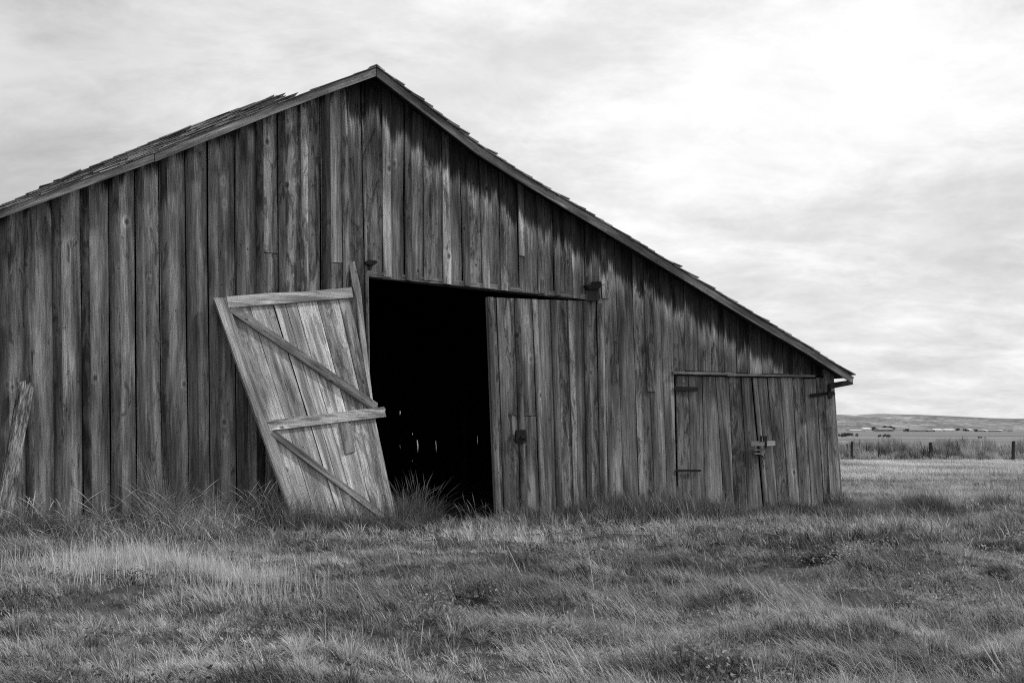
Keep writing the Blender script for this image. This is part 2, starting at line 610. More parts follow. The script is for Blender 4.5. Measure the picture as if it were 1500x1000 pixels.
hx = np.linspace(-7000, 9000, 260)
hy = np.linspace(3300, 6400, 60)
X, Y = np.meshgrid(hx, hy)
cx = [-7000, -2000, 600, 1440, 1636, 1818, 1970, 2121, 2273, 2600, 4000, 9000]
cz = [50, 66, 70, 70, 74.5, 69, 62.5, 55, 53, 52, 60, 40]
prof = np.interp(X * 5000 / np.maximum(Y, 1), cx, cz)
ramp_ = np.clip((Y - 3300) / 1700, 0, 1)
ramp_ = ramp_ * ramp_ * (3 - 2 * ramp_)
bump_ = (fbm(X * 0.0016, Y * 0.0016, 3, 5) - 0.5) * 16 * np.sin(np.clip(ramp_, 0, 1) * np.pi)
Z = -3 + (prof + 3) * ramp_ + bump_
ho = grid_mesh('hill', X, Y, Z, M_HILL)
tag(ho, 'long low dry hill on the horizon', None, kind='structure')

# ------------------------------------------------------------------ the barn
barn = empty('barn', O, TH)
tag(barn, 'old unpainted wooden barn with lopsided shingle roof and black doorway', 'barn')
DEPTH = 14.0
OH = 0.40      # rake overhang

# roof line along the gable, from the top edge of the rake boards
rake_bot_r = [(552, 112), (640, 180), (700, 226), (750, 258), (784, 279), (910, 354), (976, 394), (1100, 470), (1186, 520), (1248, 560.5)]
rake_h_r = [13, 12.5, 12.5, 12, 12, 12, 11.5, 11, 10, 9.5]
rake_bot_l2 = [(227, 237), (400, 167.5), (480, 137), (551, 111.5)]
rake_bot_l1 = [(-30, 330), (0, 319.5), (110, 279), (226, 236.5)]
top_pts = []
for (x, y) in rake_bot_l1: top_pts.append(wall_uz(x, y - 11.2, OH))
for (x, y) in rake_bot_l2: top_pts.append(wall_uz(x, y - 12.3, OH))
for (x, y), h in list(zip(rake_bot_r, rake_h_r)): top_pts.append(wall_uz(x, y - h, OH))
RIDGE = wall_uz(551.5, 98.5, OH)
top_pts = [p for p in top_pts]
top_pts.append(RIDGE)
# left eave, out of the picture
u0, z0 = top_pts[0]; u1, z1 = top_pts[2]
sl = (z1 - z0) / (u1 - u0)
uE = u0 - (z0 - 2.45) / sl
top_pts.append((uE, 2.45))
top_pts = sorted(set((round(a, 4), round(b, 4)) for a, b in top_pts))
tp = [top_pts[0]]
for q in top_pts[1:]:
    if q[0] - tp[-1][0] > 0.05: tp.append(q)
    elif q[1] > tp[-1][1]: tp[-1] = q
TU = np.array([p[0] for p in tp]); TZ = np.array([p[1] for p in tp])
U_EAVE_L, U_EAVE_R = TU[0], TU[-1]
print('roof', [(round(a, 2), round(b, 2)) for a, b in tp])


def roof_z(u):
    return float(np.interp(u, TU, TZ))


def seam(x1, y1, x2, y2, off=0.0):
    a = wall_uz(x1, y1, off); b = wall_uz(x2, y2, off)
    k = (b[0] - a[0]) / (b[1] - a[1])
    return lambda z: a[0] + k * (z - a[1])


def pline(pts, off=0.0):
    """z along a pixel polyline, as a function of u"""
    q = [wall_uz(x, y, off) for x, y in pts]
    return lambda u: float(np.interp(u, [a for a, b in q], [b for a, b in q]))


def shift(fn, d):
    return lambda z: fn(z) + d


GROUNDZ = lambda u: -0.12
ROOFB = lambda u: roof_z(u) - 0.035


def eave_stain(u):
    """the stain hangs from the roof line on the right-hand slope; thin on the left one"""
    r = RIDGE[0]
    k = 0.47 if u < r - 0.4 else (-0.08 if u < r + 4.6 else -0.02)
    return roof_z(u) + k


fw = MB()
bat = MB()
wall_s = [seam(*a) for a in []]
# A: left of the doorway, board and batten
A = [(-88, -92), (-46, -47), (-5, -2), (36, 39.5), (77, 80), (119, 122.5), (160, 163), (199, 201.5), (234, 238), (273, 277.5), (306, 308.5),
     (345, 347), (376, 377.5), (408, 409.5), (440, 442), (471, 473), (502, 505), (533, 538.5)]
SA = [seam(a, 380, b, 690) for a, b in A]
# extra boards to the corner of the barn, beyond the picture
step_u = SA[1](2) - SA[0](2)
pre = []
k = 1
while SA[0](1.0) - k * step_u > U_EAVE_L + 0.55:
    pre.append(shift(SA[0], -k * step_u)); k += 1
SA = pre[::-1] + SA
U_LEFT = SA[0](1.0)
tA = [0.25, 0.5, 0.45, 0.55, 0.6, 0.7, 0.5, 0.75, 0.4, 0.65, 0.45, 0.8, 0.6, 0.55, 0.45, 0.6]
for i in range(len(SA) - 1):
    sh_ = -random.choice([.008, .010, .014, .018, .022])
    jc = {2: 381, 5: 373}.get(len(SA) - 1 - i)
    tt = random.uniform(.4, .95)
    if jc:
        zj = wall_uz(430, jc)[1]
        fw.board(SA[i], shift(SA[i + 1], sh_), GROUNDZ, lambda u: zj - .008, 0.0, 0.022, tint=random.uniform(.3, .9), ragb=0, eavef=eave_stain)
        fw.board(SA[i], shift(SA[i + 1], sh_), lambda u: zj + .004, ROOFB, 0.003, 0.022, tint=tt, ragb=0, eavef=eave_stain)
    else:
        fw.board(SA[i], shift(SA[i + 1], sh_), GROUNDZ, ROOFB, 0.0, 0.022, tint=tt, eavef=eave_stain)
for i in range(len(SA)):
    wd = 0.115 * random.uniform(.85, 1.25)
    if i == len(SA) - 1: wd = 0.04
    dj = random.uniform(-.012, .012)
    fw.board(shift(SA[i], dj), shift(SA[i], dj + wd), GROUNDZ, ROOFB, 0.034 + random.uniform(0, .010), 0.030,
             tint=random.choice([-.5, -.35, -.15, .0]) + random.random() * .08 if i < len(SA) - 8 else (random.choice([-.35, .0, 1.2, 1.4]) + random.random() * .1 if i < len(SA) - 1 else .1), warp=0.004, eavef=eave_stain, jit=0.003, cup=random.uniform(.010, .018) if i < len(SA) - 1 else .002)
# B: above the doorway
Bx = [(534, 534), (560, 560.5), (593, 593), (620, 620), (647, 648.5), (675, 678), (702, 706), (730, 733), (757, 760), (784, 787), (808, 811), (834, 837), (856, 857), (876, 879)]
SB = [seam(a, 250, b, 380) for a, b in Bx]
LINT = pline([(500, 401), (540, 405), (620, 411.5), (700, 420), (770, 428.5), (850, 437.5), (857, 438.5), (900, 438.5)])
for i in range(len(SB) - 1):
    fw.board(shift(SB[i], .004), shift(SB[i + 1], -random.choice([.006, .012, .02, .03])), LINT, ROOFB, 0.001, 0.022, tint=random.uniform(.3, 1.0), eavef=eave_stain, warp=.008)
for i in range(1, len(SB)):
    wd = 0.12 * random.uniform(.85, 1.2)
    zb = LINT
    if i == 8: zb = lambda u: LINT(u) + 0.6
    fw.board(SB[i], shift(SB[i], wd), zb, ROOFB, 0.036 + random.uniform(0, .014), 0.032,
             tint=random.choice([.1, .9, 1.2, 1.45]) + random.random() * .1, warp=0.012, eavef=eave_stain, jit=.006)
# D: plain boards between the two doorways
Dx = [(875, 880), (885, 890.5), (903.5, 913.5), (927, 935.5), (947, 958), (967, 977), (985, 991)]
SD = [seam(a, 445, b, 716) for a, b in Dx]
DTOP = ROOFB
tD = [.35, .45, .3, .6, .4, .75]
for i in range(len(SD) - 1):
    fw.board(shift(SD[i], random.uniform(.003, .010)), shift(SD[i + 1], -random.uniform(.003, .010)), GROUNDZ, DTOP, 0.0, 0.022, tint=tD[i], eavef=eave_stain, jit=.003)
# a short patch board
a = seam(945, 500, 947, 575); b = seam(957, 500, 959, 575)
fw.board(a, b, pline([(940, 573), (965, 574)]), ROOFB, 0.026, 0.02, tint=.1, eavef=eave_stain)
a = seam(874, 440, 879, 716)
fw.board(a, shift(a, .085), GROUNDZ, pline([(860, 445), (900, 445)]), 0.027, 0.022, tint=.45)
# E: above the small doors
Ex = [985, 1003, 1022, 1041.5, 1060, 1078.5, 1097, 1115, 1131.5, 1146, 1160, 1174, 1188, 1203, 1217]
SE = [seam(x, 490, x + 1.5, 560) for x in Ex]
SE[0] = SD[-1]
EB = pline([(980, 543), (1070, 545.5), (1200, 549), (1222, 550)])
for i in range(len(SE) - 1):
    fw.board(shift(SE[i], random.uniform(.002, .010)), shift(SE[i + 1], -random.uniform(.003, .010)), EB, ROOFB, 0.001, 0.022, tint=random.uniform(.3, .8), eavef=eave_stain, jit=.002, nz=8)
# right-hand corner board and the sliver beside the small doors
cL = seam(1207.5, 570, 1216, 740); cR = seam(1219.5, 570, 1231.5, 740)
fw.board(cL, cR, GROUNDZ, ROOFB, 0.03, 0.03, tint=.65, jit=.004)
cq = seam(1219.7, 570, 1232, 740)
fw.board(shift(cq, -.004), shift(cq, .03), GROUNDZ, ROOFB, 0.022, 0.03, tint=.45, jit=.003)
# left jamb board and door-head beam behind the boards
jl = seam(534.5, 405, 538.5, 760); jr = seam(540, 405, 543.5, 760)
fw.board(jl, jr, GROUNDZ, pline([(500, 401), (600, 401)]), 0.012, 0.10, tint=.75, jit=.003)
fw.beam(loc(wall_uz(535, 402)[0], -0.035, wall_uz(535, 402)[1] + .02), loc(wall_uz(862, 437)[0], -.035, wall_uz(862, 437)[1] + .02),
        (0, 1, 0), (0, 0, 1), .09, .09, tint=.7)
front = fw.build('wall', M_WALL, barn, True)
tag(front, 'gable wall of upright boards with narrow battens')

# horizontal saw joints in some boards: separate short butt lines are thin gaps, made as recessed slots of shadow
# ---- back wall, side walls
U_R0 = cR(1.0) - 0.02
UL_B, UR_B = U_LEFT + 0.05, U_R0
bk = MB()
slits = [  # px, top y, bottom y, width px, lean px
    (586, 601.5, 607.5, .9, 0), (604, 634, 637.5, 1.3, 0), (610.5, 644, 662, 2.2, 1.5), (585.5, 651, 658, .8, 1),
    (604, 673, 677, .8, 0), (638, 645.5, 663.5, 1.3, 1.2), (699, 638, 653, .9, .6)]


def back_uz(px, py):
    return wall_uz(px, py, -DEPTH)


holes = []
for (x, ya, yb, wd, ln) in slits:
    a = back_uz(x, ya); b = back_uz(x + ln, yb)
    wu = back_uz(x + wd, ya)[0] - back_uz(x, ya)[0]
    holes.append((min(a[0], b[0]), a[1], b[1], wu, b[0] - a[0]))
holes.sort()
# merge boards between holes
cuts = [UL_B - .1]
edges = []
for (hu, zt_, zb_, wu, ln) in holes:
    edges.append((hu, hu + wu + abs(ln)))


def bq(mb, u0, u1, z0, z1, y):
    """plain back-wall plank piece"""
    mb.prism([(u0, y, z0), (u1, y, z0), (u1, y, z1), (u0, y, z1)], (0, .025, 0), axis=(0, 0, 1))


def zroof_poly(mb, u0, u1, z0, y, ext=(0, .025, 0)):
    us = [u0] + [float(t) for t in TU if u0 + .02 < t < u1 - .02] + [u1]
    pts = [(u0, y, z0), (u1, y, z0)] + [(q, y, roof_z(q) - .04) for q in us[::-1]]
    mb.prism(pts, ext, axis=(0, 0, 1))


cur = UL_B
bi = 0
groups = []
for h, (e0, e1) in zip(holes, edges):
    if groups and e0 < groups[-1][1] + .02:
        groups[-1][1] = max(groups[-1][1], e1); groups[-1][2].append(h)
    else:
        groups.append([e0, e1, [h]])
for e0, e1, hs in groups:
    # full planks up to the hole column
    n = max(1, int(round((e0 - cur) / .3)))
    for i in range(n):
        zroof_poly(bk, cur + (e0 - cur) * i / n, cur + (e0 - cur) * (i + 1) / n, -.1, DEPTH + .001 * (i % 2))
    # column with openings
    hs = sorted(hs, key=lambda q: q[2])
    zc = -.1
    for (hu, zt_, zb_, wu, ln) in hs:
        lo_, hi_ = min(zt_, zb_), max(zt_, zb_)
        bq(bk, e0, e1, zc, lo_, DEPTH)
        # ragged hole: two slanting pieces leave a lens-shaped gap
        ub = hu + (ln if ln > 0 else 0); ut = hu
        if ub - e0 > .004 or ut - e0 > .004:
            bk.prism([(e0, DEPTH, lo_), (max(ub, e0 + .001), DEPTH, lo_), (max(ut, e0 + .0005) - 0, DEPTH, hi_), (e0 - .0005, DEPTH, hi_)], (0, .025, 0), axis=(0, 0, 1))
        r0 = ub + wu * .25; r1 = ut + wu * .7; rm = (ub + ut) / 2 + wu
        bk.prism([(min(r0, e1 - .001), DEPTH, lo_), (e1 + .0005, DEPTH, lo_), (e1, DEPTH, hi_), (min(r1, e1 - .001), DEPTH, hi_),
                  (min(rm, e1 - .002), DEPTH, (lo_ + hi_) / 2)], (0, .025, 0), axis=(0, 0, 1))
        zc = hi_
    us = (e0 + e1) / 2
    bk.prism([(e0, DEPTH, zc), (e1, DEPTH, zc), (e1, DEPTH, roof_z(e1) - .04), (e0, DEPTH, roof_z(e0) - .04)], (0, .025, 0), axis=(0, 0, 1))
    cur = e1
n = max(1, int((UR_B - cur) / .3))
for i in range(n):
    zroof_poly(bk, cur + (UR_B - cur) * i / n, cur + (UR_B - cur) * (i + 1) / n, -.1, DEPTH + .001 * (i % 2))
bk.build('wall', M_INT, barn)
for uu, sg in ((UL_B - .02, 1), (UR_B - .03, -1)):
    sw_ = MB()
    y = 0.03
    zt_ = roof_z(uu) - .05
    while y < DEPTH:
        wd = random.uniform(.22, .32)
        y2 = min(y + wd, DEPTH)
        sw_.prism([(uu, y + .001, -.1), (uu, y2 - .001, -.1), (uu, y2 - .001, zt_), (uu, y + .001, zt_)], (.024 * sg, 0, 0), axis=(0, 0, 1))
        y = y2
    sw_.build('wall', M_WALL, barn)
# inner frame
for yy in (3.6, 7.2, 10.8):
    for uu in (UL_B + 3.2, UL_B + 6.4, UR_B - 3.4):
        fr = MB()
        fr.beam((uu, yy, -.1), (uu, yy, roof_z(uu) - .2), (1, 0, 0), (0, 1, 0), .16, .16)
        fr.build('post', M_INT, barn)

mb = MB()
q = [wall_uz(x, y, .05) for x, y in [(-8, 316), (9, 314), (7.5, 338), (1, 368), (-2, 380), (-8, 384)][::-1]]
mb.prism([(a_[0], -.05, a_[1]) for a_ in q], (0, .02, 0), tint=1.0, axis=(0, 0, 1))
mb.build('split_board', M_PALE, barn)
# ---- roof
rf = MB()
y0, y1 = -OH + 0.035, DEPTH + OH
for i in range(len(TU) - 1):
    a = (TU[i], TZ[i]); b = (TU[i + 1], TZ[i + 1])
    if b[0] <= a[0]: continue
    rf.prism([(a[0], y0, a[1] - .028), (b[0], y0, b[1] - .028), (b[0], y0, b[1] - .003), (a[0], y0, a[1] - .003)], (0, y1 - y0, 0), axis=(0, 1, 0))
roof = rf.build('roof', M_INT, barn)
# rafters, the outermost behind the rake boards
rr = MB()
yy = .45
while yy < DEPTH:
    for i in range(len(TU) - 1):
        a = Vector((TU[i], yy, TZ[i] - .09)); b = Vector((TU[i + 1], yy, TZ[i + 1] - .09))
        d = (b - a).normalized()
        rr.beam(a, b, (0, 1, 0), Vector((-d.z, 0, d.x)), .05, .12, seg=1)
    yy += .9
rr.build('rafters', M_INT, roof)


def rake(pts_bot, h, name='rake_board', endcut=0):
    mb = MB()
    bot = [wall_uz(x, y, OH) for x, y in pts_bot]
    top = [wall_uz(x, y - (h[i] if isinstance(h, list) else h), OH) for i, (x, y) in enumerate(pts_bot)]
    if endcut:
        top[-1] = (top[-1][0] + endcut, top[-1][1] - endcut * .35)
    V = []; G = []; Fc = []
    ou = random.random() * 30
    nn = len(bot)
    for layer in (0, 1):
        yy_ = -OH + layer * .034
        for (a, b) in zip(bot, top):
            V += [(a[0], yy_, a[1]), (b[0], yy_, b[1])]
            G += [(ou + layer * .2, a[0] * 1.2, 0), (ou + .14 + layer * .2, a[0] * 1.2, 0)]
    N = nn * 2
    for i in range(nn - 1):
        a = 2 * i
        Fc += [(a, a + 2, a + 3, a + 1), (N + a + 1, N + a + 3, N + a + 2, N + a), (a + 1, a + 3, N + a + 3, N + a + 1), (a, N + a, N + a + 2, a + 2)]
    Fc += [(0, 1, N + 1, N), (N - 2, 2 * N - 2, 2 * N - 1, N - 1)]
    mb.add(V, Fc, G, random.random())
    return mb.build(name, M_RAKE, roof)


rake(rake_bot_r, rake_h_r, endcut=.05)
rake(rake_bot_l2, 12.3)
uu0 = wall_uz(-30, 330, OH)
ext = []
# lowest rake board goes on to the hidden left eave
mbx = MB()
a = wall_uz(-30, 330, OH)
mbx.prism([(uE, -OH, 2.45 - .13), (a[0], -OH, a[1]), (a[0], -OH, a[1] + .115), (uE, -OH, 2.45)], (0, .034, 0))
mbx.build('rake_board', M_RAKE, roof)
rake(rake_bot_l1, 11.0)
# lookout under the right eave, with a gap of sky above it
lk = MB()
pts = [wall_uz(x, y, .22) for x, y in ((1216, 561), (1249.5, 556.0), (1249.5, 563), (1216, 569.5))]
lk.prism([(p[0], -.22, p[1]) for p in pts], (0, .05, 0), tint=.1)
lk.build('lookout', M_POST, roof)


# shingles
def slope_pts(u):
    i = int(np.clip(np.searchsorted(TU, u) - 1, 0, len(TU) - 2))
    d = Vector((TU[i + 1] - TU[i], 0, TZ[i + 1] - TZ[i])).normalized()
    return Vector((u, 0, roof_z(u))), d


sh = MB()


def shingle(u, down, y, wd, ln, th, lift, raise_=0.0, tint=None, skew=0.0):
    """wedge with its butt at u, running up the slope; down = +1 when the slope falls towards +u"""
    c, d = slope_pts(u)
    up_dir = -d * down                              # towards the ridge
    nrm = Vector((-d.z, 0, d.x))
    if nrm.z < 0: nrm = -nrm
    ln = max(.05, min(ln, abs(u - RIDGE[0]) / max(.2, abs(d.x)) - .01))
    b0 = c + nrm * (raise_ + lift)
    t0 = c + up_dir * ln + nrm * (raise_ + .004)
    # keep the upper end on the real roof line
    zt_ = roof_z(t0.x) + raise_ + .004
    if t0.z < zt_: t0.z = zt_
    tint = random.random() if tint is None else tint
    ou, ov = random.random() * 40, random.random() * 40
    V = []; G = []
    for (p, q) in ((b0, 0), (t0, 1)):
        for yy_ in (y, y + wd):
            for k, hh in enumerate((0, th if q == 0 else .004)):
                V.append(Vector((p.x + skew * (yy_ - y) * (1 - q), yy_, p.z)) + nrm * hh)
                G.append((ou + yy_ - y + .3 * k, ov + q * ln + .02 * k, 0))
    Fc = [(0, 2, 3, 1), (4, 5, 7, 6), (1, 3, 7, 5), (0, 4, 6, 2), (0, 1, 5, 4), (2, 6, 7, 3)]
    if down < 0: Fc = [f[::-1] for f in Fc]
    sh.add(V, Fc, G, tint)


EXPO = .185
for down, u_start, u_end in ((1, U_EAVE_R + .04, RIDGE[0] + .05), (-1, U_EAVE_L - .04, RIDGE[0] - .05)):
    u = u_start
    built = wall_uz(402, 150, OH)[0]
    kk = 0
    while (u - u_end) * down > 0:
        kk += 1
        _, d = slope_pts(u)
        y = -OH - .02 - random.uniform(0, .03)
        first = True
        thick = 0.0
        if down < 0 and u < built:
            x_ = (u - wall_uz(0, 300, OH)[0]) / (built - wall_uz(0, 300, OH)[0])
            thick = float(np.interp(x_, [-.4, 0, .3, .55, .8, .97, 1.0], [.03, .05, .12, .165, .15, .10, .03]))
        while y < DEPTH + OH:
            wd = random.uniform(.1, .24) if y < 3 else random.uniform(.3, .5)
            lift = random.uniform(.012, .028) if down > 0 else random.uniform(.002, .010)
            ln = random.uniform(.36, .46)
            if first and random.random() < (.25 if down > 0 else .06): lift += random.uniform(.012, .035)
            cu = u + random.uniform(-.012, .012)
            if y > 3 and random.random() < .0: pass
            th_k = thick * float(np.clip(1.0 - max(0, y - 1.2) / 3.0, 0, 1))
            shingle(cu, down, y, wd - .004, ln, (.018 if first else .013) if down > 0 else .009, lift, raise_=th_k, skew=random.uniform(-.04, .04))
            y += wd
            first = False
        u -= EXPO * abs(d.x) * down * random.uniform(.9, 1.1)
    if down < 0:
        # older layers packed under the left slope: ragged butts show at the rake
        u = uE + 1.0
        while u < built:
            x_ = (u - wall_uz(0, 300, OH)[0]) / (built - wall_uz(0, 300, OH)[0])
            thick = float(np.interp(x_, [-.4, 0, .3, .55, .8, .97, 1.0], [.03, .05, .12, .165, .15, .10, .03]))
            r = 0.0
            while r < thick - .004:
                shingle(u + random.uniform(-.06, .06), -1, -OH - random.uniform(-.03, .035), random.uniform(.9, 1.3), random.uniform(.2, .5),
                        random.uniform(.007, .014), random.uniform(0, .010), raise_=r, tint=random.random())
                r += random.uniform(.009, .018)
            u += random.uniform(.06, .12)
# lifted strips at the break of the left slope
for (x, y, du, dz_) in ((400, 141.5, .55, .03), (118, 250, .30, .03), (279, 186, .4, .01)):
    a = wall_uz(x, y, OH)
    _, d = slope_pts(a[0])
    p1 = Vector((a[0], -OH - .02, a[1]))
    p0 = p1 - d * du - Vector((0, 0, dz_))
    sh.beam(p0, p1, (0, 1, 0), Vector((-d.z, 0, d.x)), .14, .014, tint=random.random(), seg=2)
sh.build('shingles', M_SHING, roof)

# ridge cap strips
rc = MB()
for sgn in (1, -1):
    c = Vector((RIDGE[0], 0, RIDGE[1] + .03))
    i = int(np.searchsorted(TU, RIDGE[0]))
    _, d = slope_pts(RIDGE[0] + .2 * sgn)
    e = c + d * sgn * .13
    rc.prism([(c.x, -OH - .02, c.z), (e.x, -OH - .02, e.z), (e.x, -OH - .02, e.z + .015), (c.x, -OH - .02, c.z + .018)], (0, DEPTH + 2 * OH, 0), axis=(0, 1, 0))
rc.build('ridge_cap', M_SHING, roof)

# ---- closed right-hand leaf of the big doorway
dl = MB()
Cx = [(714, 724.5), (728, 738), (754, 763), (780, 791), (807, 815.5), (831.5, 840), (855, 860), (875, 880)]
SCX = [seam(a, 445, b, 716) for a, b in Cx]
CTOP = pline([(700, 434.5), (713, 435), (790, 438.5), (860, 440.5), (890, 441)])
CBOT = lambda u: -.02
for i in range(len(SCX) - 1):
    tt = [.7, .6, .45, .55, .7, .3, .6][i]
    if i in (1, 2):
        zj = wall_uz(770, 608.5)[1]
        dl.board(shift(SCX[i], .004), shift(SCX[i + 1], -.012), CBOT, lambda u: zj - .008, -0.02, 0.024, tint=tt, jit=.003, ragb=0)
        dl.board(shift(SCX[i], .004), shift(SCX[i + 1], -.012), lambda u: zj + .004, CTOP, -0.017, 0.024, tint=tt, jit=.003, ragb=0)
    else:
        dl.board(shift(SCX[i], .004), shift(SCX[i + 1], -.012), CBOT, CTOP, -0.02, 0.024, tint=tt, jit=.003)
    if i > 0:
        dl.board(SCX[i], shift(SCX[i], random.uniform(.09, .12)), CBOT, CTOP, 0.008, 0.026, tint=random.choice([-.2, .1, 1.0, 1.2]) + random.random() * .1, jit=.003, warp=.004)
dl.board(SCX[0], shift(SCX[0], .10), CBOT, CTOP, .018, .10, tint=.85, jit=.003)
leaf = dl.build('door', M_DOORW, barn, True)
tag(leaf, 'closed tall plank leaf right of the black doorway')
# box latch on it
bx = MB()
p = [wall_uz(x, y, .05) for x, y in ((756, 630), (769, 629), (771, 646), (768, 649), (757, 648.5), (755, 645))]
bx.prism([(a[0], -.075, a[1]) for a in p], (0, .06, 0))
p = [wall_uz(x, y, .08) for x, y in ((763, 638), (770, 639), (770, 642), (763, 641.5))]
bx.prism([(a[0], -.10, a[1]) for a in p], (0, .05, 0))
lb = bx.build('latch_box', M_IRON, leaf)
rod = MB()
a = wall_uz(757.5, 560, .04); b = wall_uz(760, 630, .04)
rod.beam(loc(a[0], .035, a[1]), loc(b[0], .035, b[1]), (1, 0, 0), (0, 1, 0), .012, .012, seg=3)
rod.build('latch_rod', M_IRON, leaf)


def bracket(pts_list, name='roller_bracket'):
    mb = MB()
    for (pts, w0, ex) in pts_list:
        q = [wall_uz(x, y, w0) for x, y in pts]
        mb.prism([(a_[0], -w0, a_[1]) for a_ in q], (0, ex, 0))
    return mb.build(name, M_IRON, barn)


bracket([([(859.5, 417), (881.5, 416.5), (880, 420.5), (877, 423), (862, 423.5)][::-1], .14, .14),
         ([(869, 412.5), (880, 412), (881, 416.4), (868, 416.8)][::-1], .11, .08),
         ([(881, 415.8), (887, 416.2), (887, 417), (881, 417)][::-1], .11, .02)])
bracket([([(536, 382.5), (540, 380.5), (551, 381.5), (553, 384), (551, 386.5), (543, 388), (536, 386)][::-1], .13, .12)])
mb = MB()
q = [wall_uz(x, y, .09) for x, y in [(863, 423.7), (876.5, 423.2), (880, 437.5), (876, 440.5), (862, 440.5)][::-1]]
mb.prism([(a_[0], -.09, a_[1]) for a_ in q], (0, .065, 0), tint=.9, axis=(0, 0, 1))
mb.build('bracket_block', wood('dark_block_wood', .05, .08, .5), barn)
# thin track under the boards over the doorway
tr = MB()
a = wall_uz(541, 407); b = wall_uz(850, 439.5)
tr.beam(loc(a[0], -.02, a[1]), loc(b[0], -.02, b[1]), (0, 1, 0), (0, 0, 1), .03, .015, tint=.2, seg=8, warp=.002)
tr.build('track', M_INT, barn)

# ---- the pair of small doors
F1 = [(990.5, 994), (1009, 1013.5), (1029.5, 1034.5), (1049.5, 1061), (1069, 1076), (1087.5, 1096), (1102.5, 1118)]
F2 = [(1104, 1119), (1111, 1126), (1125, 1140), (1143.5, 1157), (1161.5, 1172), (1178, 1189), (1196, 1207), (1210, 1221)]
FT1 = pline([(985, 550), (1105, 553)]); FT2 = pline([(1100, 553.5), (1190, 553), (1225, 553)])
for Fx, FT, tn, lab, ww in ((F1, FT1, [.25, .5, .35, .5, .1, .3], 'left leaf of the low double door', -.014),
                            (F2, FT2, [.45, .75, .6, .8, .6, .75, .7], 'right leaf of the low double door', -.008)):
    mb = MB()
    S = [seam(a, 564, b, 735) for a, b in Fx]
    for i in range(len(S) - 1):
        FTT = FT
        if lab[0] == 'r' and i == 5:
            FTT = lambda u: FT2(u) - .02
        mb.board(shift(S[i], random.uniform(.005, .012)), shift(S[i + 1], -random.uniform(.006, .014)), CBOT, FTT, ww, .024, tint=tn[i], jit=.003, warp=.005)
    dr = mb.build('door', M_DOORW, barn, True)
    tag(dr, lab)
    hinges = [((988.5, 565.5), (1022, 567), 6.2), ((990.5, 687), (1026.5, 687.5), 3.2)] if lab[0] == 'l' else [((1187, 577), (1221, 572.5), 5.0)]
    for (pa, pb, hh) in hinges:
        hb = MB()
        q = [wall_uz(x, y, .035) for x, y in ((pa[0], pa[1] + hh), (pb[0], pb[1] + hh * .9), (pb[0] + .8, pb[1] + hh * .45), (pb[0], pb[1]), (pa[0], pa[1]))]
        hb.prism([(a_[0], -.038, a_[1]) for a_ in q], (0, .02, 0))
        if lab[0] == 'r':
            q = [wall_uz(x, y, .05) for x, y in ((1213.5, 583), (1218, 583), (1217, 565), (1212.5, 565))]
            hb.prism([(a_[0], -.055, a_[1]) for a_ in q], (0, .02, 0))
            q = [wall_uz(x, y, .05) for x, y in ((1218.5, 578), (1223.5, 578), (1223.5, 575.5), (1218.5, 575.5))]
            hb.prism([(a_[0], -.052, a_[1]) for a_ in q], (0, .02, 0))
        hb.build('strap_hinge', M_IRON, dr)
    if lab[0] == 'l':
        for (x0, x1) in ((1100, 1119.6), (1121.4, 1135.5)):
            lb_ = MB()
            q = [wall_uz(x, y, .09) for x, y in ((x0, 653), (x1, 652.6), (x1, 645.6), (x0, 646.2))]
            lb_.prism([(a_[0], -.095, a_[1]) for a_ in q], (0, .045, 0), tint=.8)
            lb_.build('latch_bar', M_PALE, dr)
        hb = MB()
        for pp in (((1119.7, 656), (1121.3, 656), (1121.3, 638), (1119.7, 638)), ((1112, 646), (1114, 646), (1114, 638), (1112, 638)),
                   ((1116.5, 646), (1118, 646), (1118, 638.5), (1116.5, 638.5))):
            q = [wall_uz(x, y, .06) for x, y in pp]
            hb.prism([(a_[0], -.108, a_[1]) for a_ in q], (0, .02, 0))
        hb.build('staple', M_IRON, dr)
        hb = MB()
        for pp in (((1104, 659.5), (1114.5, 659.5), (1114.5, 657.6), (1104, 657.6)), ((1104.5, 665), (1113.5, 665), (1113.5, 663), (1104.5, 663)),
                   ((1113, 665), (1118, 668), (1120, 658), (1113, 657.4))):
            q = [wall_uz(x, y, .05) for x, y in pp]
            hb.prism([(a_[0], -.07, a_[1]) for a_ in q], (0, .05, 0))
        hb.build('hasp', M_PALEIRON, dr)
        ch = MB()
        for i in range(7):
            x = 1117.5 + .9 * math.sin(i * 1.3); y = 667 + i * 2.6
            q = wall_uz(x, y, .05); q2 = wall_uz(x + (1 if i % 2 else -.6), y + 2.4, .05)
            ch.beam(loc(q[0], .05, q[1]), loc(q2[0], .05, q2[1]), (1, 0, 0), (0, 1, 0), .02 if i % 2 else .012, .012, seg=1)
        ch.build('chain', M_IRON, dr)
# header strips above the small doors
hd = MB()
for (xa, ya, xb, yb, hh) in ((986, 543.8, 1072, 545.2, 4.2), (1066, 546.8, 1194, 548.6, 3.6)):
    q = [wall_uz(x, y, .06) for x, y in ((xa, ya + hh), (xb, yb + hh), (xb, yb), (xa, ya))]
    hd.prism([(a_[0], -.06 - (.004 if xa > 1000 else 0), a_[1]) for a_ in q], (0, .055, 0), tint=.9)
hd.build('header', M_DOORW, barn)
tr = MB()
a = wall_uz(987, 550.5); b = wall_uz(1215, 553)
tr.beam(loc(a[0], -.05, a[1] + .02), loc(b[0], -.05, b[1] + .02), (0, 1, 0), (0, 0, 1), .05, .10, seg=1, tint=.0)
tr.build('track', M_INT, barn)

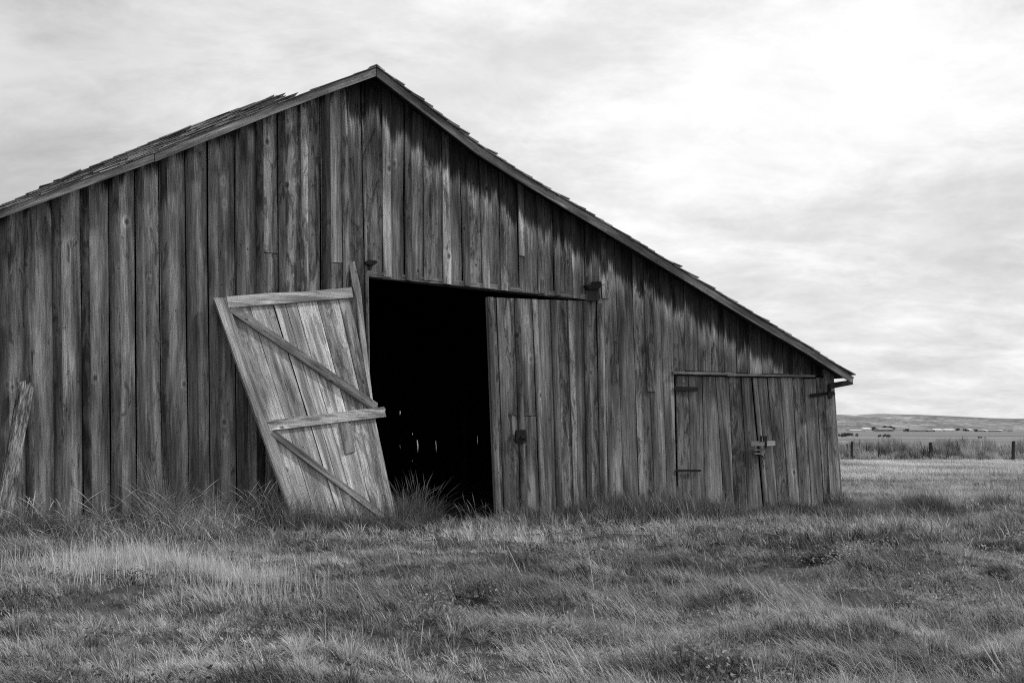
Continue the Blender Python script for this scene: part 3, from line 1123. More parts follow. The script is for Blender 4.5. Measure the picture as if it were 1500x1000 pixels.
# ------------------------------------------------------------------ the big leaf that fell off and leans on the wall
ld = empty('barn_door', O, TH)
tag(ld, 'pale braced plank door leaning crooked beside the black doorway', 'barn door')


def dw(py):
    return .09 + (py - 430) / 330 * .85


def DPt(px, py, extra=0.0):
    wv_ = dw(py) + extra
    a_ = wall_uz(px, py, wv_)
    return loc(a_[0], wv_, a_[1])


NRM = (DPt(400, 440) - DPt(400, 740)).normalized().cross((DPt(520, 600) - DPt(330, 600)).normalized())
NRM.normalize()
if NRM.y > 0: NRM = -NRM
Ls = [(313, 419.5), (363.5, 457.5), (398.5, 491), (416.5, 504), (433, 518), (464, 543.5), (496, 566), (513.5, 577.5)]


def lx(l, y):
    return l[0] + (l[1] - l[0]) * (y - 440) / 300


pn = MB()
for i in range(len(Ls) - 1):
    ou, ov = random.random() * 30, random.random() * 30
    gap = .8 if i != 2 else 1.6
    V = []; G = []; Fc = []
    nz = 12
    ye = 772 - random.uniform(0, 6)
    wp = random.uniform(-.01, .01); ph = random.random() * 6
    for layer in (0, 1):
        for k in range(nz + 1):
            y = 436 - i * 1.8 + (ye - 436) * k / nz
            g0 = (gap / 2 if i > 0 else 0); g1 = (.5 if i != 1 else 1.2)
            for q, xx in enumerate((lx(Ls[i], y) + g0 + random.uniform(-.3, .3), lx(Ls[i + 1], y) - g1 + random.uniform(-.3, .3))):
                p = DPt(xx, y) + NRM * (wp * math.sin(ph + k * .5) - layer * .024)
                V.append(p)
                G.append((ou + q * .25 + layer * .3, ov + k * .28, 0))
    N = (nz + 1) * 2
    for k in range(nz):
        a = 2 * k
        Fc += [(a, a + 2, a + 3, a + 1), (N + a + 1, N + a + 3, N + a + 2, N + a), (a, N + a, N + a + 2, a + 2), (a + 1, a + 3, N + a + 3, N + a + 1)]
    Fc += [(0, 1, N + 1, N), (N - 2, 2 * N - 2, 2 * N - 1, N - 1)]
    pn.add(V, Fc, G, [.75, .85, .95, .8, 1.0, .7, .6][i])
pn.build('panel', M_PALE, ld)


def dpiece(name, quad, th, lift, mat=M_PALE, tint=None, axis=None, rag=False):
    mb = MB()
    q = [DPt(x, y) + NRM * lift for x, y in quad]
    if axis is None:
        axis = q[1] - q[0]
    mb.prism(q[::-1], NRM * th, tint=tint, axis=axis)
    return mb.build(name, mat, ld)


dpiece('stile', [(312.5, 438), (366, 590), (420.5, 742), (428, 772), (445, 772), (437, 742), (388, 600), (331, 437)], .042, .002, tint=.5, axis=Vector((.3, 0, -1)))
dpiece('rail', [(331.5, 436), (384, 431.5), (386, 431), (448, 428.5), (514, 422), (516, 437), (440, 443.5), (333.5, 452)], .045, .003, tint=.75, axis=Vector((1, 0, 0)))
dpiece('rail', [(389, 617.5), (470, 607.5), (561, 596.5), (563.5, 600), (562.5, 604), (564.5, 611), (480, 621), (395, 631.5)], .045, .004, tint=.6, axis=Vector((1, 0, 0)))
dpiece('brace', [(337.5, 452), (346.5, 450.5), (552, 591.5), (551.5, 597), (541, 599), (336, 458)], .045, .005, M_BRACE, tint=.6, axis=DPt(552, 591) - DPt(346, 450))
dpiece('brace', [(396, 635), (404, 632.5), (556, 748), (566, 757), (556, 760), (550, 754.5), (398, 640)], .045, .005, M_BRACE, tint=.55, axis=DPt(552, 748) - DPt(400, 633))
dpiece('cleat', [(496, 622), (513.5, 620), (520, 661.5), (504.5, 665.5)], .02, .003, M_BRACE, tint=.9, axis=Vector((.1, 0, -1)))
dpiece('splintered_edge', [(508.5, 386), (512, 383.5), (515, 386), (517.5, 384), (521.5, 400), (527, 425), (531, 465), (536, 512), (541, 557), (544.5, 588),
                           (541, 584), (533, 540), (526, 490), (521, 441), (515, 420), (512.5, 402)], .05, .01, M_PALE, tint=.55, axis=Vector((.1, 0, -1)))

# ------------------------------------------------------------------ log leaning on the wall at the left
lg = MB()
aw = .12
a_ = wall_uz(38, 562, .14); b_ = wall_uz(-6, 812, .85)
p1 = O + DU * a_[0] + DN * .14 + Vector((0, 0, a_[1])); p0 = O + DU * b_[0] + DN * .85 + Vector((0, 0, b_[1]))
ns, nr = 60, 34
ax = (p1 - p0).normalized(); s1 = ax.cross(DN).normalized(); s2 = ax.cross(s1).normalized()
V = []; G = []
for i in range(ns + 1):
    t = i / ns
    c = p0.lerp(p1, t)
    for k in range(nr):
        an = 2 * math.pi * k / nr
        rdg = float(vnoise(np.array([k * 1.3 + 7]), np.array([t * 3.5]), 4)[0])
        rr_ = (.118 - .028 * t) * (1 + .20 * (rdg - .5) * 2 + .06 * math.sin(3 * an + t * 2))
        e = ax * (random.uniform(-.06, .03) if i == ns else 0)
        V.append(c + (s1 * math.cos(an) * 1.0 + s2 * math.sin(an) * .8) * rr_ + e)
        G.append((an * .15 * 1.3, t * 2.6, 0))
Fc = [(i * nr + k, i * nr + (k + 1) % nr, (i + 1) * nr + (k + 1) % nr, (i + 1) * nr + k) for i in range(ns) for k in range(nr)]
Fc += [tuple(range(nr))[::-1], tuple(ns * nr + k for k in range(nr))]
lg.add(V, Fc, G, .5)
lo = lg.build('log', M_BARK)
tag(lo, 'rough split log leaning against the barn wall boards', 'log')

# ------------------------------------------------------------------ fence posts
fence_spec = [  # px base x, top y, base y, px width, lean px, label
    (1247.5, 646.5, 672, 4.0, .5, 'short dark fence post nearest the barn corner', 'fence post'),
    (1363.5, 648, 672, 4.6, -.5, 'dark fence post midway along the weedy fence line', 'fence post'),
    (1483.5, 646, 675, 4.8, 1.2, 'knobbly dark fence post, rightmost of the fence line', 'fence post'),
    (1431, 652.5, 673, 1.5, -.8, 'thin pale stake between two dark fence posts', 'stake'),
    (1240.5, 650, 668, 3.0, .3, 'weathered grey stub right behind the barn corner', 'fence post'),
]
for (px, ty, by, wpx, lean, lab, cat) in fence_spec:
    gp = ground_pt(px, by)
    Yd = gp.y
    top = at_depth(px + lean, ty, Yd)
    mb = MB()
    wd = wpx / F * Yd
    base = Vector((gp.x, gp.y, -.3))
    ns, nr = 10, 8
    V = []; G = []
    for i in range(ns + 1):
        t = i / ns
        c = base.lerp(top, t)
        for k in range(nr):
            an = 2 * math.pi * k / nr
            rr_ = wd / 2 * random.uniform(.82, 1.15)
            V.append(c + Vector((math.cos(an) * rr_, math.sin(an) * rr_, random.uniform(-.03, .03) if i == ns else 0)))
            G.append((an * .1, t * 1.2, 0))
    Fc = [(i * nr + k, i * nr + (k + 1) % nr, (i + 1) * nr + (k + 1) % nr, (i + 1) * nr + k) for i in range(ns) for k in range(nr)]
    Fc += [tuple(range(nr))[::-1], tuple(ns * nr + k for k in range(nr))]
    mb.add(V, Fc, G, .5)
    o = mb.build('stake' if cat == 'stake' else 'fence_post', M_PALE if cat == 'stake' else M_POST)
    tag(o, lab, cat, group='posts of the old fence in the weeds' if cat != 'stake' else None)

# ------------------------------------------------------------------ far farm buildings
M_WHITE = simple_mat('pale_sheet_roof', 0.66, .08, .3, .5)
M_GREYW = simple_mat('grey_shed_wall', 0.28, .2, .3, .8)
M_MIDR = simple_mat('dull_roof', 0.32, .15, .3, .7)
farb = [  # px0, px1, roof top y, eave y, base y, roof, label
    (1247, 1266, 629.2, 630.0, 631.6, 1, 'low pale shed farthest to the left behind the barn corner'),
    (1266.5, 1276.5, 626.2, 628.2, 631.0, 1, 'small bright farm building left of the dark tree row'),
    (1288, 1309, 626.8, 628.6, 631.6, 0, 'long grey shed in front of the dark tree row'),
    (1332, 1357, 628.6, 629.8, 631.4, 0, 'long low dull roofed shed right of the lone small tree'),
    (1359, 1368, 628.8, 630.0, 631.4, 0, 'short low shed between a long dull and a bright roof'),
    (1370, 1382, 628.0, 629.8, 631.6, 1, 'bright roofed farm shed in the middle of the far row'),
    (1385.5, 1400, 628.2, 629.8, 631.4, 1, 'bright roofed long shed just left of the round far trees'),
    (1420, 1427, 628.4, 629.6, 631.2, 1, 'small bright shed between two round far trees'),
    (1432, 1442, 629.2, 630.2, 631.6, 0, 'low dull shed right of the last round tree'),
    (1443.5, 1448, 629.0, 630.2, 631.6, 1, 'tiny bright shed between two dull low sheds'),
    (1450.5, 1465, 629.6, 630.6, 631.8, 0, 'low dull shed left of the far dark hedge'),
    (1465.8, 1469.5, 629.2, 630.4, 631.8, 1, 'tiny bright hut touching the far dark hedge'),
]
for (xa, xb, yt, ye, yb, bright, lab) in farb:
    Yd = 1150.0
    a = at_depth(xa, yb, Yd); b = at_depth(xb, yb, Yd)
    zt_ = at_depth(xa, yt, Yd).z; ze = at_depth(xa, ye, Yd).z
    bx_ = empty('farm_building', ((a.x + b.x) / 2, Yd, 0))
    tag(bx_, lab, 'farm building', 'farm buildings far across the plain')
    hw = (b.x - a.x) / 2; dd = 9.0
    mb = MB()
    mb.prism([(-hw, 0, -1), (-hw, 2 * dd, -1), (-hw, 2 * dd, ze), (-hw, dd, zt_ - .15), (-hw, 0, ze)], (2 * hw, 0, 0))
    mb.build('wall', M_GREYW if not bright else M_WHITE, bx_)
    mb = MB()
    mb.prism([(-hw - .4, -.6, ze - .05), (-hw - .4, dd, zt_), (-hw - .4, dd, zt_ + .25), (-hw - .4, -.6, ze + .2)], (2 * hw + .8, 0, 0))
    mb.prism([(-hw - .4, 2 * dd + .6, ze - .05), (-hw - .4, 2 * dd + .6, ze + .2), (-hw - .4, dd + .01, zt_ + .25), (-hw - .4, dd + .01, zt_)], (2 * hw + .8, 0, 0))
    mb.build('roof', M_WHITE if bright else M_MIDR, bx_)

M_LEAF = blade_material('tree_leaves', 0.02, 0.10, .2, .1)
M_SCRUB = blade_material('scrub_leaves', 0.05, 0.20, .2, .1)


def quads_mesh(name, C, size, mat, tint, flat=False):
    """cloud of small leaf faces at the points C"""
    n = len(C)
    nrm = rng.normal(size=(n, 3)); nrm /= np.linalg.norm(nrm, axis=1)[:, None]
    t = np.cross(nrm, rng.normal(size=(n, 3))); t /= np.linalg.norm(t, axis=1)[:, None]
    b = np.cross(nrm, t)
    s = (size * rng.uniform(.6, 1.3, n))[:, None]
    V = np.stack([C - t * s, C - b * s * .5, C + t * s, C + b * s * .5], 1).reshape(-1, 3)
    me = bpy.data.meshes.new(name)
    me.vertices.add(4 * n); me.vertices.foreach_set('co', V.astype(np.float32).ravel())
    me.loops.add(4 * n); me.loops.foreach_set('vertex_index', np.arange(4 * n, dtype=np.int32))
    me.polygons.add(n); me.polygons.foreach_set('loop_start', (np.arange(n) * 4).astype(np.int32))
    me.update(calc_edges=True)
    a = me.attributes.new('tint', 'FLOAT', 'POINT')
    a.data.foreach_set('value', np.repeat(tint, 4).astype(np.float32))
    me.materials.append(mat)
    o = bpy.data.objects.new(name, me); COL.objects.link(o)
    return o


def far_tree(px0, px1, yt, yb, Yd, lab, cat='tree', grp='trees among the far farm buildings', mat=None, n=900):
    a = at_depth(px0, yb, Yd); b = at_depth(px1, yb, Yd); top = at_depth(px0, yt, Yd).z
    base = empty(cat.replace(' ', '_'), ((a.x + b.x) / 2, Yd, 0))
    tag(base, lab, cat, grp)
    W = (b.x - a.x) / 2; H = top - (-.2)
    low = .12 * H if cat == 'tree' else 0
    nc = max(4, int(W / H * 5) + 3)
    cc = np.stack([rng.uniform(-W * .85, W * .85, nc), rng.uniform(-1, 1, nc) * min(W, 3), rng.uniform(.4, .8, nc) * H], 1)
    rad = rng.uniform(.22, .38, nc) * H
    k = rng.integers(0, nc, n)
    d = rng.normal(size=(n, 3)); d /= np.linalg.norm(d, axis=1)[:, None]
    r = rad[k] * rng.uniform(.5, 1.05, n)
    C = cc[k] + d * r[:, None]
    C[:, 0] = np.clip(C[:, 0], -W, W); C[:, 2] = np.clip(C[:, 2], low, H)
    fo = quads_mesh('crown', C, H * .07, mat or M_LEAF, np.clip(.4 + .25 * rng.normal(size=n), 0, 1))
    fo.parent = base
    for q in range(max(1, min(6, int(W / H * 2)))):
        mb = MB()
        xx = rng.uniform(-W * .6, W * .6)
        mb.beam((xx, 0, -.4), (xx + .2, 0, H * .6), (1, 0, 0), (0, 1, 0), H * .05, H * .05, seg=3, taper=.5)
        mb.build('trunk' if cat == 'tree' else 'stem', M_POST, base)


far_tree(1276.5, 1296, 625.4, 631.4, 1190, 'left half of the dark tree row behind the grey shed', n=1500)
far_tree(1296, 1311.5, 623.8, 631.4, 1195, 'tallest dark tree clump above the grey shed', n=1500)
far_tree(1326, 1331.5, 627.6, 631.6, 1140, 'small dark tree standing alone between the sheds')
far_tree(1400.5, 1406.5, 627.4, 632, 1140, 'round dark tree right of the bright long shed')
far_tree(1409.5, 1420, 627.6, 632.2, 1140, 'wide dark tree left of the small bright shed')
far_tree(1426.5, 1431.5, 628.4, 631.8, 1140, 'smallest round tree right of the small bright shed')
far_tree(1469, 1484.5, 629.6, 632.6, 1140, 'long dark hedge at the right end of the far row', cat='hedge')
far_tree(1225, 1259, 635.2, 641.5, 230, 'dark low scrub patch beside the barn corner', cat='bush', grp='scrub patches on the plain', mat=M_SCRUB, n=5000)
far_tree(1287, 1309, 636.8, 641.8, 230, 'dark low scrub patch right of the first fence post', cat='bush', grp='scrub patches on the plain', mat=M_SCRUB, n=3500)
far_tree(1431, 1445, 640.5, 643.5, 200, 'flat thin scrub patch above the pale stake', cat='bush', grp='scrub patches on the plain', mat=M_SCRUB, n=1500)


# ------------------------------------------------------------------ grass
def blades(name, P, L, W, lean, ang, tint, mat, seg=3, label=None, curl=1.0, prof=None):
    """P (n,3) roots; L lengths; W widths; lean 0..1 bend; ang bend direction (radians)"""
    n = len(P)
    face = ang + np.pi / 2 + rng.normal(0, .6, n)
    sx, sy = np.cos(face), np.sin(face)
    bx_, by_ = np.cos(ang), np.sin(ang)
    rows = []
    th0 = lean * .45
    pos = P.copy()
    tcol = []
    for i in range(seg + 1):
        f = i / seg
        w_ = W * ((1 - f) ** .7 if prof is None else prof[i]) * .5 if i < seg else None
        if i < seg:
            rows.append(pos + np.stack([sx * w_, sy * w_, 0 * w_], 1))
            rows.append(pos - np.stack([sx * w_, sy * w_, 0 * w_], 1))
        else:
            rows.append(pos.copy())
        thh = th0 + lean * curl * 1.25 * (f + .5 / seg)
        stp = L / seg
        pos = pos + np.stack([bx_ * np.sin(thh) * stp, by_ * np.sin(thh) * stp, np.cos(thh) * stp], 1)
    nv = len(rows)
    V = np.stack(rows, 1).reshape(-1, 3)
    base = (np.arange(n) * nv)[:, None]
    fl = []
    for i in range(seg - 1):
        fl += [2 * i, 2 * i + 1, 2 * i + 3, 2 * i + 2]
    fl += [2 * (seg - 1), 2 * (seg - 1) + 1, 2 * seg]
    li = (base + np.array(fl)[None, :]).astype(np.int32).ravel()
    starts1 = [4 * i for i in range(seg)]
    ls = ((np.arange(n) * len(fl))[:, None] + np.array(starts1)[None, :]).astype(np.int32).ravel()
    me = bpy.data.meshes.new(name)
    me.vertices.add(n * nv); me.vertices.foreach_set('co', V.astype(np.float32).ravel())
    me.loops.add(len(li)); me.loops.foreach_set('vertex_index', li)
    me.polygons.add(len(ls)); me.polygons.foreach_set('loop_start', ls)
    me.update(calc_edges=True)
    at = me.attributes.new('tint', 'FLOAT', 'POINT')
    at.data.foreach_set('value', np.repeat(np.clip(tint, 0, 1), nv).astype(np.float32))
    me.materials.append(mat)
    o = bpy.data.objects.new(name, me); COL.objects.link(o)
    tag(o, label, None, kind='stuff')
    return o


def scatter(n, y0, y1, margin=1.2, power=1.0):
    """points in the camera's wedge of ground between depths y0 and y1"""
    t = rng.uniform(0, 1, n)
    Yv = (y0 ** 2 + (y1 ** 2 - y0 ** 2) * t) ** .5 if power == 1 else y0 * (y1 / y0) ** t
    Xv = rng.uniform(-1, 1, n) * (Yv * .4545 + margin)
    return Xv, Yv


def outside(Xv, Yv, gap=.02):
    u, w_ = uw_of(Xv, Yv)
    return ~((w_ < gap) & (w_ > -DEPTH - .5) & (u < .05))


def patch(Xv, Yv, px, py, rx, ry):
    """soft 0..1 mask round the ground point seen at (px, py); radii in metres"""
    c = ground_pt(px, py)
    return np.exp(-(((Xv - c.x) / rx) ** 2 + ((Yv - c.y) / ry) ** 2))


def meadow(name, n, y0, y1, Lm, Wm, label, power=2, lift=1.0):
    Xv, Yv = scatter(n, y0, y1, 1.2, power)
    k = outside(Xv, Yv); Xv, Yv = Xv[k], Yv[k]
    # gather the blades into small tufts on a jittered lattice
    cs = .17 if y0 < 10 else .26
    ix, iy = np.floor(Xv / cs).astype(np.int64), np.floor(Yv / cs).astype(np.int64)
    ox = ix + .2 + .6 * _hash(ix, iy, 5); oy = iy + .2 + .6 * _hash(ix, iy, 6)
    ox, oy = ox * cs, oy * cs
    hr = _hash(ix, iy, 7); ht = _hash(ix, iy, 8); hl = _hash(ix, iy, 9)
    loose = rng.uniform(0, 1, len(Xv)) < .25
    pull = np.where(loose, 1.0, .35 + .45 * hr)
    Xv = ox + (Xv - ox) * pull; Yv = oy + (Yv - oy) * pull
    tus = fbm(Xv * .9 + 40, Yv * 1.5 + 3, 41, 3)
    thin = fbm(Xv * .5 + 9, Yv * 1.1 + 70, 77, 4)
    keep = (rng.uniform(0, 1, len(Xv)) < np.clip(.62 + 2.2 * (tus - .36), .55, 1)) & (hl + .8 * tus > .36)
    Xv, Yv, tus, thin, ox, oy, hr, ht, hl, loose = [q[keep] for q in (Xv, Yv, tus, thin, ox, oy, hr, ht, hl, loose)]
    n = len(Xv)
    clx = fbm(Xv * 7.0, Yv * 9.0, 91, 2)
    L = Lm * (.52 + 1.0 * np.clip((tus - .25) * 1.4, 0, 1)) * (.55 + .85 * hl) * rng.uniform(.45, 1.25, n)
    rad = np.arctan2(Yv - oy, Xv - ox)
    wind = np.pi * (1.0 + .8 * (fbm(Xv * .9, Yv * 1.2, 61, 2) - .5)) + .3
    wx = np.cos(rad) * .8 + np.cos(wind) * (.25 + .7 * hr) + rng.normal(0, .35, n)
    wy = np.sin(rad) * .8 + np.sin(wind) * (.25 + .7 * hr) + rng.normal(0, .35, n)
    ang = np.arctan2(wy, wx)
    lean = np.clip(.30 + .50 * np.hypot(wx, wy) * (.5 + .8 * ht) + rng.normal(0, .2, n), .05, 1.6)
    base = .40 + .75 * (thin - .5) + .26 * (ht - .5) + .22 * (clx - .5)
    tint = base - .05 + rng.normal(0, .15, n)
    dry = rng.uniform(0, 1, n) < (.07 + .10 * np.clip((thin - .5) * 4, 0, 1))
    tint = np.where(dry, tint + rng.uniform(.15, .55, n), tint)
    dead = rng.uniform(0, 1, n) < .11
    lean = np.where(dead, rng.uniform(1.4, 1.9, n), lean); ang = np.where(dead, rng.uniform(0, 6.28, n), ang)
    # bleached areas seen in the photograph, and rank dark ones
    for (px, py, rx, ry, am) in ((230, 832, 1.5, .50, .50), (345, 850, .8, .4, .4), (480, 830, 1.0, .5, .2), (700, 795, 2.2, .8, .22), (1150, 900, 2.6, 1.0, .10), (1380, 930, 1.6, .8, .10),
                                 (420, 960, .9, .3, .15), (870, 800, 1.2, .6, .2), (1350, 720, 3.5, 3.0, .2), (640, 960, .8, .3, .12), (300, 985, .9, .25, .15)):
        tint = tint + am * patch(Xv, Yv, px, py, rx, ry) * rng.uniform(.3, 1.2, n)
    for (px, py, rx, ry, am) in ((250, 905, 1.6, .40, .20), (1215, 795, 1.4, .4, .22), (1330, 803, 1.0, .3, .2), (760, 823, .6, .2, .2), (950, 840, .8, .3, .22),
                                 (600, 870, 1.2, .4, .16), (700, 935, .6, .2, .18), (1040, 975, .7, .3, .2), (1100, 805, 2.4, .3, .16), (60, 900, .8, .8, .10), (1200, 945, 1.4, .3, .14), (1420, 840, 1.2, .3, .1)):
        tint = tint - am * patch(Xv, Yv, px, py, rx, ry)
    tint = np.maximum(tint, .02)
    P = np.stack([Xv, Yv, terrain(Xv, Yv) - .01], 1)
    W = Wm * rng.uniform(.6, 1.4, n)
    return blades(name, P, L * lift, W, lean, ang, tint, M_BLADE, 3, label)


meadow('meadow_grass', 480000, 5.2, 14.5, .118, .0060, 'wind-combed rough grass of the foreground')
meadow('meadow_grass', 250000, 14.0, 36, .18, .0110, 'rough grass beside and behind the barn corner')
# the farther mown field, to the fence
Xv, Yv = scatter(150000, 34, 56, 12, 1)
k = outside(Xv, Yv) & (Xv > 2); Xv, Yv = Xv[k], Yv[k]; n = len(Xv)
tf = fbm(Xv * .35, Yv * .35, 15, 4)
blades('field_grass', np.stack([Xv, Yv, terrain(Xv, Yv) - .01], 1), .13 * rng.uniform(.5, 1.4, n), .022 * rng.uniform(.6, 1.4, n),
       np.clip(rng.normal(.6, .3, n), .1, 1.4), np.pi + rng.normal(0, .9, n), .60 + 1.1 * (tf - .5) + .5 * (fbm(Xv * .9, Yv * .5, 19, 3) - .5) + rng.normal(0, .14, n), M_BLADE, 2,
       'pale short grass of the field before the fence')
# rank weeds along the fence
n = 90000
Yv = rng.uniform(57, 84, n); Xv = rng.uniform(.22, .62, n) * Yv
cs = 1.1
ix, iy = np.floor(Xv / cs).astype(np.int64), np.floor(Yv / cs).astype(np.int64)
ox, oy = (ix + _hash(ix, iy, 1)) * cs, (iy + _hash(ix, iy, 2)) * cs
hc_ = _hash(ix, iy, 3); ht_ = _hash(ix, iy, 4)
Xv = ox + (Xv - ox) * .6; Yv = oy + (Yv - oy) * .6
hgt = .45 * fbm(Xv * .32, Yv * .22, 25, 4) + .42 * hc_ + .06
keep = rng.uniform(0, 1, n) < np.clip((hgt - .33) * 4, .08, 1)
Xv, Yv, hgt, ht_ = Xv[keep], Yv[keep], hgt[keep], ht_[keep]; n = len(Xv)
edge = np.clip((Yv - 57) / 5, .35, 1)
blades('fence_weeds', np.stack([Xv, Yv, terrain(Xv, Yv) - .02], 1), (1.15 * np.clip((hgt - .2) * 2, .2, 1)) * rng.uniform(.35, 1.1, n) * edge,
       .035 * rng.uniform(.5, 1.5, n), np.clip(rng.normal(.3, .25, n), 0, 1.2), np.pi + rng.normal(0, 1.2, n),
       .30 + .40 * (ht_ - .5) + .7 * (fbm(Xv * .45, Yv * .8, 35, 3) - .5) + rng.normal(0, .12, n), M_BLADE, 3, 'rank grey weeds along the old fence line')
# tall grass along the foot of the wall
def wallgrass(name, n, fu, label, seg=4, prof=None):
    """fu(t) gives arrays: px (photo column of the root), w offset, length, tint, lean"""
    px, wof, L, tint, lean, W, ang = fu(n)
    us = np.array([wall_uz(p, 770, 0)[0] for p in np.linspace(-80, 1300, 140)])
    u = np.interp(px, np.linspace(-80, 1300, 140), us)
    Xv = O.x + DU.x * u + DN.x * wof; Yv = O.y + DU.y * u + DN.y * wof
    return blades(name, np.stack([Xv, Yv, terrain(Xv, Yv) - .01], 1), L, W, lean, ang, tint, M_BLADE, seg, label, prof=prof)


def f_rank(n):
    px = rng.uniform(-70, 630, n)
    wof = .03 + np.abs(rng.normal(0, .55, n)) + np.where((px > 405) & (px < 590), np.interp(px, [405, 590], [.95, .55]), 0)
    cl_ = fbm(px / 38.0, wof * 1.2, 51, 3)
    hm = np.interp(px, [-70, 60, 150, 200, 260, 330, 400, 430, 560, 600, 620], [.42, .44, .48, .70, .78, .62, .60, .55, .50, .42, .08])
    L = hm * (.25 + 2.6 * cl_ ** 2) * rng.uniform(.4, 1.1, n) * np.clip(1.25 - wof * .45, .35, 1)
    tint = .13 + .20 * (cl_ - .5) + rng.normal(0, .06, n)
    dry = rng.uniform(0, 1, n) < np.interp(px, [0, 180, 330, 380, 620], [.12, .30, .30, .08, .10])
    tint = np.where(dry, tint + rng.uniform(.1, .4, n), tint)
    tint = np.where(px > 572, tint * .35, tint)
    lean = np.clip(rng.normal(.55, .3, n), 0, 1.5)
    ang = np.where(rng.uniform(0, 1, n) < .55, np.pi * 1.0, 0.0) + rng.normal(0, .7, n)
    return px, wof, L, tint, lean, rng.uniform(.004, .011, n), ang


wallgrass('tall_grass', 34000, f_rank, 'tall rank grass along the foot of the wall')


def f_right(n):
    px = rng.uniform(715, 1240, n)
    wof = .03 + np.abs(rng.normal(0, .45, n))
    cl_ = fbm(px / 26.0, wof * 1.5, 57, 3)
    hm = np.interp(px, [715, 760, 860, 960, 1000, 1180, 1240], [.12, .30, .40, .32, .24, .18, .20])
    L = hm * (.15 + 3.2 * cl_ ** 2) * rng.uniform(.4, 1.1, n)
    tint = .14 + .3 * (cl_ - .5) + rng.normal(0, .08, n)
    tint = np.where(rng.uniform(0, 1, n) < .08, tint + rng.uniform(.1, .3, n), tint)
    return px, wof, L, tint, np.clip(rng.normal(.6, .4, n), 0, 1.6), rng.uniform(.007, .026, n), rng.uniform(0, 6.28, n)


wallgrass('low_weeds', 24000, f_right, 'low dark leafy weeds along the right of the wall', 3)


def f_heads(n):
    """taller pale seeding stems, arching over"""
    a = rng.choice([0, 1, 2, 3, 4], n, p=[.24, .44, .16, .11, .05])
    px = np.select([a == 0, a == 1, a == 2, a == 3, a == 4], [rng.uniform(-20, 190, n), rng.normal(245, 45, n), rng.normal(375, 28, n), rng.normal(583, 13, n), rng.normal(650, 30, n)])
    wof = rng.uniform(.25, 1.2, n)
    L = np.select([a == 0, a == 1, a == 2, a == 3, a == 4], [rng.uniform(.5, 1.0, n), rng.uniform(.6, 1.05, n), rng.uniform(.6, 1.15, n), rng.uniform(.4, .95, n), rng.uniform(.3, .55, n)])
    lean = np.where(a >= 3, rng.uniform(.1, 1.1, n), rng.uniform(.6, 2.1, n))
    ang = np.where(rng.uniform(0, 1, n) < .5, np.pi, 0.) + rng.normal(0, .8, n)
    tint = np.where(a >= 3, rng.uniform(.04, .3, n), rng.uniform(.5, 1.0, n) * rng.choice([.6, .9, 1.2], n))
    return px, wof, L, tint, lean, rng.uniform(.005, .009, n), ang


wallgrass('seeding_grass', 1500, f_heads, 'arching pale seeding grasses by the wall', 9, [.45, .42, .4, .4, .4, .4, .8, 1.5, 1.1])
def f_pale(n):
    px = rng.normal(262, 36, n); k = rng.uniform(0, 1, n) < .3
    px = np.where(k, rng.normal(150, 50, n), px)
    wof = rng.uniform(.2, 1.5, n)
    return (px, wof, rng.uniform(.16, .66, n) * np.where(k, .75, 1), rng.uniform(.2, 1.0, n) ** .7, rng.uniform(.3, 2.2, n), rng.uniform(.005, .0115, n),
            np.where(rng.uniform(0, 1, n) < .35, np.pi, 0.) + rng.normal(0, .8, n))


wallgrass('pale_grass', 5200, f_pale, 'bright bent grass clump before the left wall boards', 6)


def f_foot(n):
    px = np.where(rng.uniform(0, 1, n) < .65, rng.uniform(395, 570, n), rng.normal(583, 14, n))
    wof = np.interp(px, [395, 590], [1.15, .75]) + rng.normal(0, .16, n)
    return (px, wof, rng.uniform(.2, .62, n), (.12 + np.abs(rng.normal(0, .16, n))) * np.where(px > 575, .5, 1), rng.uniform(.1, 1.3, n), rng.uniform(.005, .011, n), rng.uniform(0, 6.28, n))


wallgrass('door_foot_grass', 4200, f_foot, 'tangled grass round the foot of the leaning door', 5)
# matted tussocks over the near meadow
nm = 130
ty = rng.uniform(6.2, 14.5, nm); tx = rng.uniform(-1, 1, nm) * (ty * .46 + .3)
k = outside(tx, ty, 1.0); tx, ty = tx[k], ty[k]; nm = len(tx)
per = 330
tr_ = rng.uniform(.12, .34, nm); tw = np.pi * rng.uniform(.75, 1.35, nm); tb = rng.uniform(.10, .55, nm); tl = rng.uniform(.11, .24, nm)
ii = np.repeat(np.arange(nm), per); n = len(ii)
th_ = rng.uniform(0, 6.28, n); rr2 = np.sqrt(rng.uniform(0, 1, n))
P = np.stack([tx[ii] + np.cos(th_) * rr2 * tr_[ii] * 1.5, ty[ii] + np.sin(th_) * rr2 * tr_[ii], np.zeros(n)], 1)
P[:, 2] = terrain(P[:, 0], P[:, 1]) + .07 * (1 - rr2 ** 2) * (tl[ii] / .3)
blades('matted_tussocks', P, tl[ii] * rng.uniform(.5, 1.2, n), rng.uniform(.004, .008, n), np.clip(rng.normal(1.0, .3, n), .1, 1.8),
       tw[ii] + rng.normal(0, .35, n), tb[ii] + rng.normal(0, .13, n), M_BLADE, 4, 'long matted tussocks lying over the near meadow')
